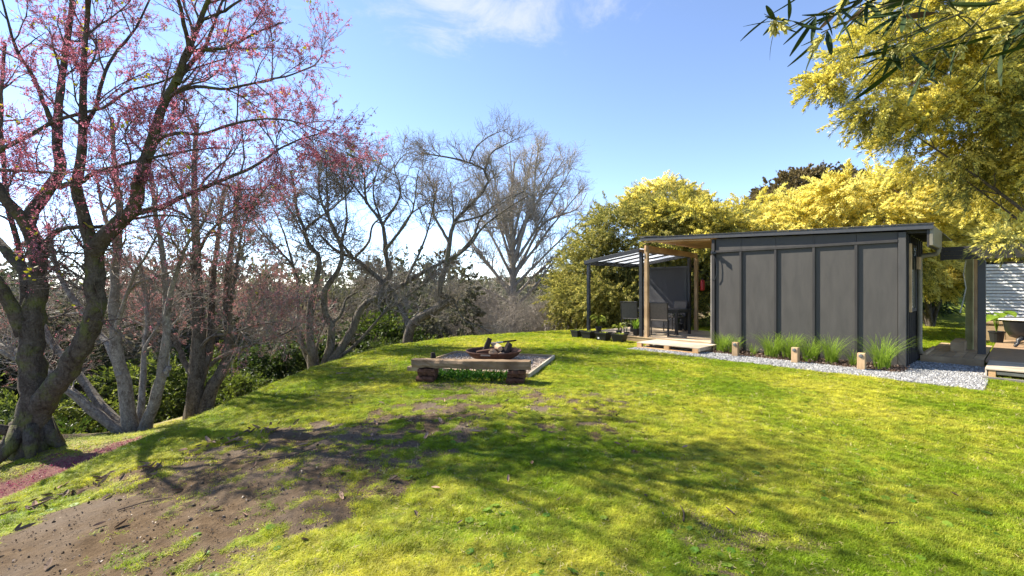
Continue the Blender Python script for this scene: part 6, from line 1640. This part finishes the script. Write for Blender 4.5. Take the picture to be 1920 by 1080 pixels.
# climber between the timber post and the cabin
leafy_tree('climbing_shrub', 'dark leafy shrub growing between the back timber post and the cabin', CL(-4.2, 3.6, 0),
           [(*CL(-4.55, 3.5, 1.3), .5, .4, 1.2), (*CL(-3.9, 3.5, 1.2), .5, .4, 1.2)], 900, .26, LSPRAY, [GREEN_LEAF], 960, (.7, .3), .04, 40, .35, .4, .2, None, 'shrub', 5)
ex = thing('fire_extinguisher', 'small red cylinder hung beside the back timber post in front of dark leaves', 'fire extinguisher', CL(-5.28, 2.95, 1.42))
m = MB(); m.lathe([(0, 0), (.065, .005), (.07, .03), (.07, .27), (.055, .32), (.025, .34), (.0, .345)], (0, 0, 0), 16); m.build('cylinder', plain('red_enamel', (.45, .02, .02), .35, .5), ex, 0, True)
m = MB(); m.tube([(0, 0, .34), (0, 0, .38)], .018, 8); m.beam((-.05, 0, .39), (.05, 0, .40), .02, .02); m.build('valve', BLACKMETAL, ex)

# green weeds under the bench
r = rng(33); n = 300
x = r.uniform(-1.25, .0, n); y = 7.52 - .12 * (x + .6) + r.normal(0, .12, n)
o = scatter('bench_weeds', np.c_[x, y, ground_z(x, y)], np.c_[np.zeros(n), -r.uniform(.5, 1.5, n), r.uniform(0, 6.28, n)], r.uniform(.07, .18, n), r.uniform(0, 1, n), LSPRAY, leafmat('bench_weed_leaf', (.02, .075, .01), (.06, .14, .02), .4), None, 'stuff')
prop(o, 'lush dark green weeds growing under the sleeper bench', 'weeds')

# ------------------------------------------------------------------ fallen leaves and twigs
DRY = [plain('dry_leaf_brown', (.19, .11, .068), .8), plain('dry_leaf_dark', (.13, .085, .058), .8), plain('dry_leaf_pale', (.33, .21, .14), .8)]
def leaf_mesh(seed, L, W_, mat):
    r = rng(seed); v = []; n = 5
    cu = r.uniform(.05, .3); tw = r.uniform(-.4, .4)
    for i in range(n):
        t = i / (n - 1); w = W_ * math.sin(PI * (.08 + .84 * t)) ** .8
        z = L * cu * (t - .5) ** 2 * 1.6 + .004
        v += [(L * (t - .5), -w / 2, z + w * .35 + tw * w * .2), (L * (t - .5), 0, z), (L * (t - .5), w / 2, z + w * .35 - tw * w * .2)]
    f = [q for k in range(n - 1) for q in ((3 * k, 3 * k + 1, 3 * k + 4, 3 * k + 3), (3 * k + 1, 3 * k + 2, 3 * k + 5, 3 * k + 4))]
    me = bpy.data.meshes.new('dry_leaf'); me.from_pydata(v, [], f); me.materials.append(mat); me.update()
    return me
LEAFM = [leaf_mesh(i, .10 + .02 * (i % 3), .045, DRY[i % 3]) for i in range(9)]
def drop(me, x, y, label, group, r, tilt=.3, s=1.0, dz=.012):
    o = bpy.data.objects.new('fallen_leaf', me); COL.objects.link(o)
    o.location = (x, y, gz(x, y) + dz); o.rotation_euler = (r.normal(0, tilt), r.normal(0, tilt), r.uniform(0, 6.28)); o.scale = (s, s, s)
    return prop(o, label, 'leaf', group)
r = rng(55)
spots = [(2.83, 4.75), (2.98, 4.55), (3.17, 3.35), (1.31, 4.7), (1.42, 2.95), (1.55, 4.15), (.93, 4.35), (.45, 5.2), (.3, 5.55), (.18, 4.6), (-.25, 5.3), (-.62, 5.05), (-.55, 4.7), (.72, 5.6), (1.28, 5.3),
         (-.98, 5.8), (-1.6, 5.9), (-1.75, 6.05), (-1.3, 6.7), (-1.55, 6.35), (-.95, 6.35), (-2.1, 6.2), (-2.3, 6.5), (-.05, 3.6), (.2, 3.8), (-.6, 3.4), (.9, 3.3), (-1.05, 3.3), (-.3, 2.9), (.4, 3.15), (2.1, 5.6), (3.6, 4.9), (4.3, 4.1), (2.35, 2.9), (-1.9, 7.3), (-2.4, 7.6), (-1.75, 7.8)]
for i, (x, y) in enumerate(spots):
    drop(LEAFM[int(r.integers(0, 9))], x + r.normal(0, .05), y + r.normal(0, .05), 'dry brown leaf lying on the lawn', 'fallen leaves on the lawn', r, .3, r.uniform(.35, .7), .018)
for i in range(90):
    t_ = r.uniform(0, 3); k = min(int(t_), 2); f = t_ - k
    x = LITTER[k][0] * (1 - f) + LITTER[k + 1][0] * f + r.normal(0, .17); y = LITTER[k][1] * (1 - f) + LITTER[k + 1][1] * f + r.normal(0, .17)
    drop(LEAFM[int(r.integers(0, 9))], x, y, 'curled brown leaf in the litter along the bank of bare earth', 'leaf litter along the bank', r, .5, r.uniform(.5, 1.1), .015)
for i in range(46):
    a = r.uniform(R(-50), R(5)); q = r.uniform(2.6, 6.5); x, y = math.sin(a) * q, math.cos(a) * q
    if sdist(np.array([x]), np.array([y]), DIRT)[0] < .4:
        drop(LEAFM[int(r.integers(0, 9))], x, y, 'dry leaf scattered on the bare earth slope', 'leaves on the bare earth', r, .35, r.uniform(.5, 1.0))
STICK = wood('dry_stick', (.06, .04, .03), (.13, .095, .07), 0, .9)
for i, (x, y, L, a, lab) in enumerate(((-1.97, 4.35, .50, .75, 'thin dark straight twig lying on the bare earth'), (-2.3, 4.75, .30, .35, 'short pale twig by the leaf litter'), (1.12, 3.0, .22, 1.3, 'small pale stick standing in the worn lawn patch'), (-2.9, 3.6, .35, .4, 'curved twig low on the bare earth slope'))):
    z = gz(x, y)
    o = MB().tube([(-L / 2 * math.cos(a), -L / 2 * math.sin(a), gz(x - L / 2 * math.cos(a), y - L / 2 * math.sin(a)) - z + .012), (.01, -.01, .018), (L / 2 * math.cos(a), L / 2 * math.sin(a), gz(x + L / 2 * math.cos(a), y + L / 2 * math.sin(a)) - z + .012)], [.006, .005, .003], 6).build('fallen_twig', STICK, None, 0, False, (x, y, z))
    prop(o, lab, 'twig')
# fine litter and grit
r = rng(56); n = 9000
ang = r.uniform(R(-52), R(30), n); q = 2.2 + 6 * r.uniform(0, 1, n); x = np.sin(ang) * q; y = np.cos(ang) * q
g, st, pe, li, di = masks(x, y); k = r.uniform(0, 1, n) < (1 - g) * .8 * (pe < .3) * (sdist(x, y, GRAVEL) > .1)
x, y = x[k], y[k]; n = len(x)
o = scatter('earth_crumbs', np.c_[x, y, ground_z(x, y) + .003], r.uniform(0, 6, (n, 3)), r.uniform(.5, 1.3, n), r.uniform(0, 1, n), [quad_bits(700 + i, 3, .011, .02) for i in range(4)], leafmat('crumb', (.08, .055, .036), (.28, .20, .135), .05), None, 'stuff')
prop(o, 'small crumbs of earth and leaf scattered over the bare ground', 'litter')

r = rng(57)
q = fill_poly(DIRT, 1500, 58); k = r.uniform(0, 1, len(q)) < masks(q[:, 0], q[:, 1])[4]; q = q[k]; n = len(q)
o = scatter('earth_clods', np.c_[q, ground_z(q[:, 0], q[:, 1]) + .002], r.uniform(0, 6, (n, 3)), .004 + .020 * r.uniform(0, 1, n) ** 4, r.uniform(0, 1, n), STONES,
            gravel_mat('clod', (.045, .03, .018), (.10, .07, .042), (.24, .19, .14)), None, 'stuff')
prop(o, 'small clods and stones on the bare earth track', 'clods')

# ------------------------------------------------------------------ wattle branch close overhead
ob = thing('wattle_branch', 'long narrow leaved wattle branch hanging close overhead at the top right', 'branch', (2.6, 2.35, 3.2))
OB = np.array([2.6, 2.35, 3.2])
LONG = flatleaf('long_wattle_leaf', (.012, .024, .006), (.03, .05, .011), .1)
DRYLEAF = flatleaf('brown_wattle_leaf', (.06, .035, .02), (.14, .09, .06), .2)
STEM = plain('olive_stem', (.10, .085, .03), .7)
def long_leaf(seed, L, w, mat):
    r = rng(seed); v = []; n = 7; cu = r.uniform(-.25, .25)
    for i in range(n):
        t = i / (n - 1); ww = w * math.sin(PI * (.04 + .92 * t)) ** .7
        z = L * cu * t * t
        v += [(L * t, -ww / 2, z + ww * .15), (L * t, 0, z), (L * t, ww / 2, z + ww * .15)]
    f = [q for k in range(n - 1) for q in ((3 * k, 3 * k + 1, 3 * k + 4, 3 * k + 3), (3 * k + 1, 3 * k + 2, 3 * k + 5, 3 * k + 4))]
    me = bpy.data.meshes.new('leaf'); me.from_pydata(v, [], f); me.materials.append(mat); me.update()
    return me
LL = [long_leaf(i, .17 + .02 * (i % 3), .016 + .002 * (i % 2), LONG) for i in range(6)] + [long_leaf(9, .12, .02, DRYLEAF)]
r = rng(66)
stems = [[(3.3, 2.4, 3.45), (2.5, 2.35, 3.15), (1.95, 2.3, 2.95), (1.55, 2.28, 2.78)],
         [(3.2, 2.2, 3.2), (2.5, 2.2, 2.95), (2.1, 2.2, 2.80), (1.75, 2.2, 2.66)],
         [(3.4, 2.5, 3.1), (2.8, 2.45, 2.95), (2.3, 2.4, 2.80), (2.0, 2.4, 2.68)],
         [(3.0, 2.6, 3.3), (2.2, 2.6, 3.25), (1.75, 2.55, 3.05), (1.5, 2.5, 2.92)]]
SP = np.array([catmull(s, 14) for s in stems]); SR = np.array([np.linspace(.012, .003, 14)] * len(stems))
V, F = tubes(SP - OB, SR, 6); link('branch', mesh_np('branch', V, F), STEM, ob, True)
C, CR = spawn(SP, SR, 34, r, s0=.25, length=(.2, .5), ang=(20, 50), n=6, sig=.12, up=-.06, rmax=.004, tip=.0015)
V, F = tubes(C - OB, CR, 5); link('side_twigs', mesh_np('side_twigs', V, F), STEM, ob, True)
pts = along(C, 170, r, .1)
for i, p in enumerate(pts):
    o = bpy.data.objects.new('leaf', LL[int(r.integers(0, 7)) if i % 7 == 0 else int(r.integers(0, 6))]); COL.objects.link(o); o.parent = ob
    o.location = p - OB; o.rotation_euler = (r.uniform(-1, 1), r.uniform(-.1, 1.2), r.uniform(PI * .55, PI * 1.7)); s = r.uniform(.7, 1.2); o.scale = (s, s * 1.3, s)
pp = along(C, 26, r, .5)
scatter('flower_spikes', pp - OB, np.c_[r.uniform(0, 6, 26), r.uniform(.5, 1.5, 26), r.uniform(0, 6, 26)], r.uniform(.06, .1, 26), r.uniform(0, 1, 26), [spray(990 + i, 0, .1, .02, 1.0, 60, .10, .1) for i in range(2)], [LONG, leafmat('pale_spike', (.42, .38, .12), (.6, .55, .2), .4)], ob, 'stuff')
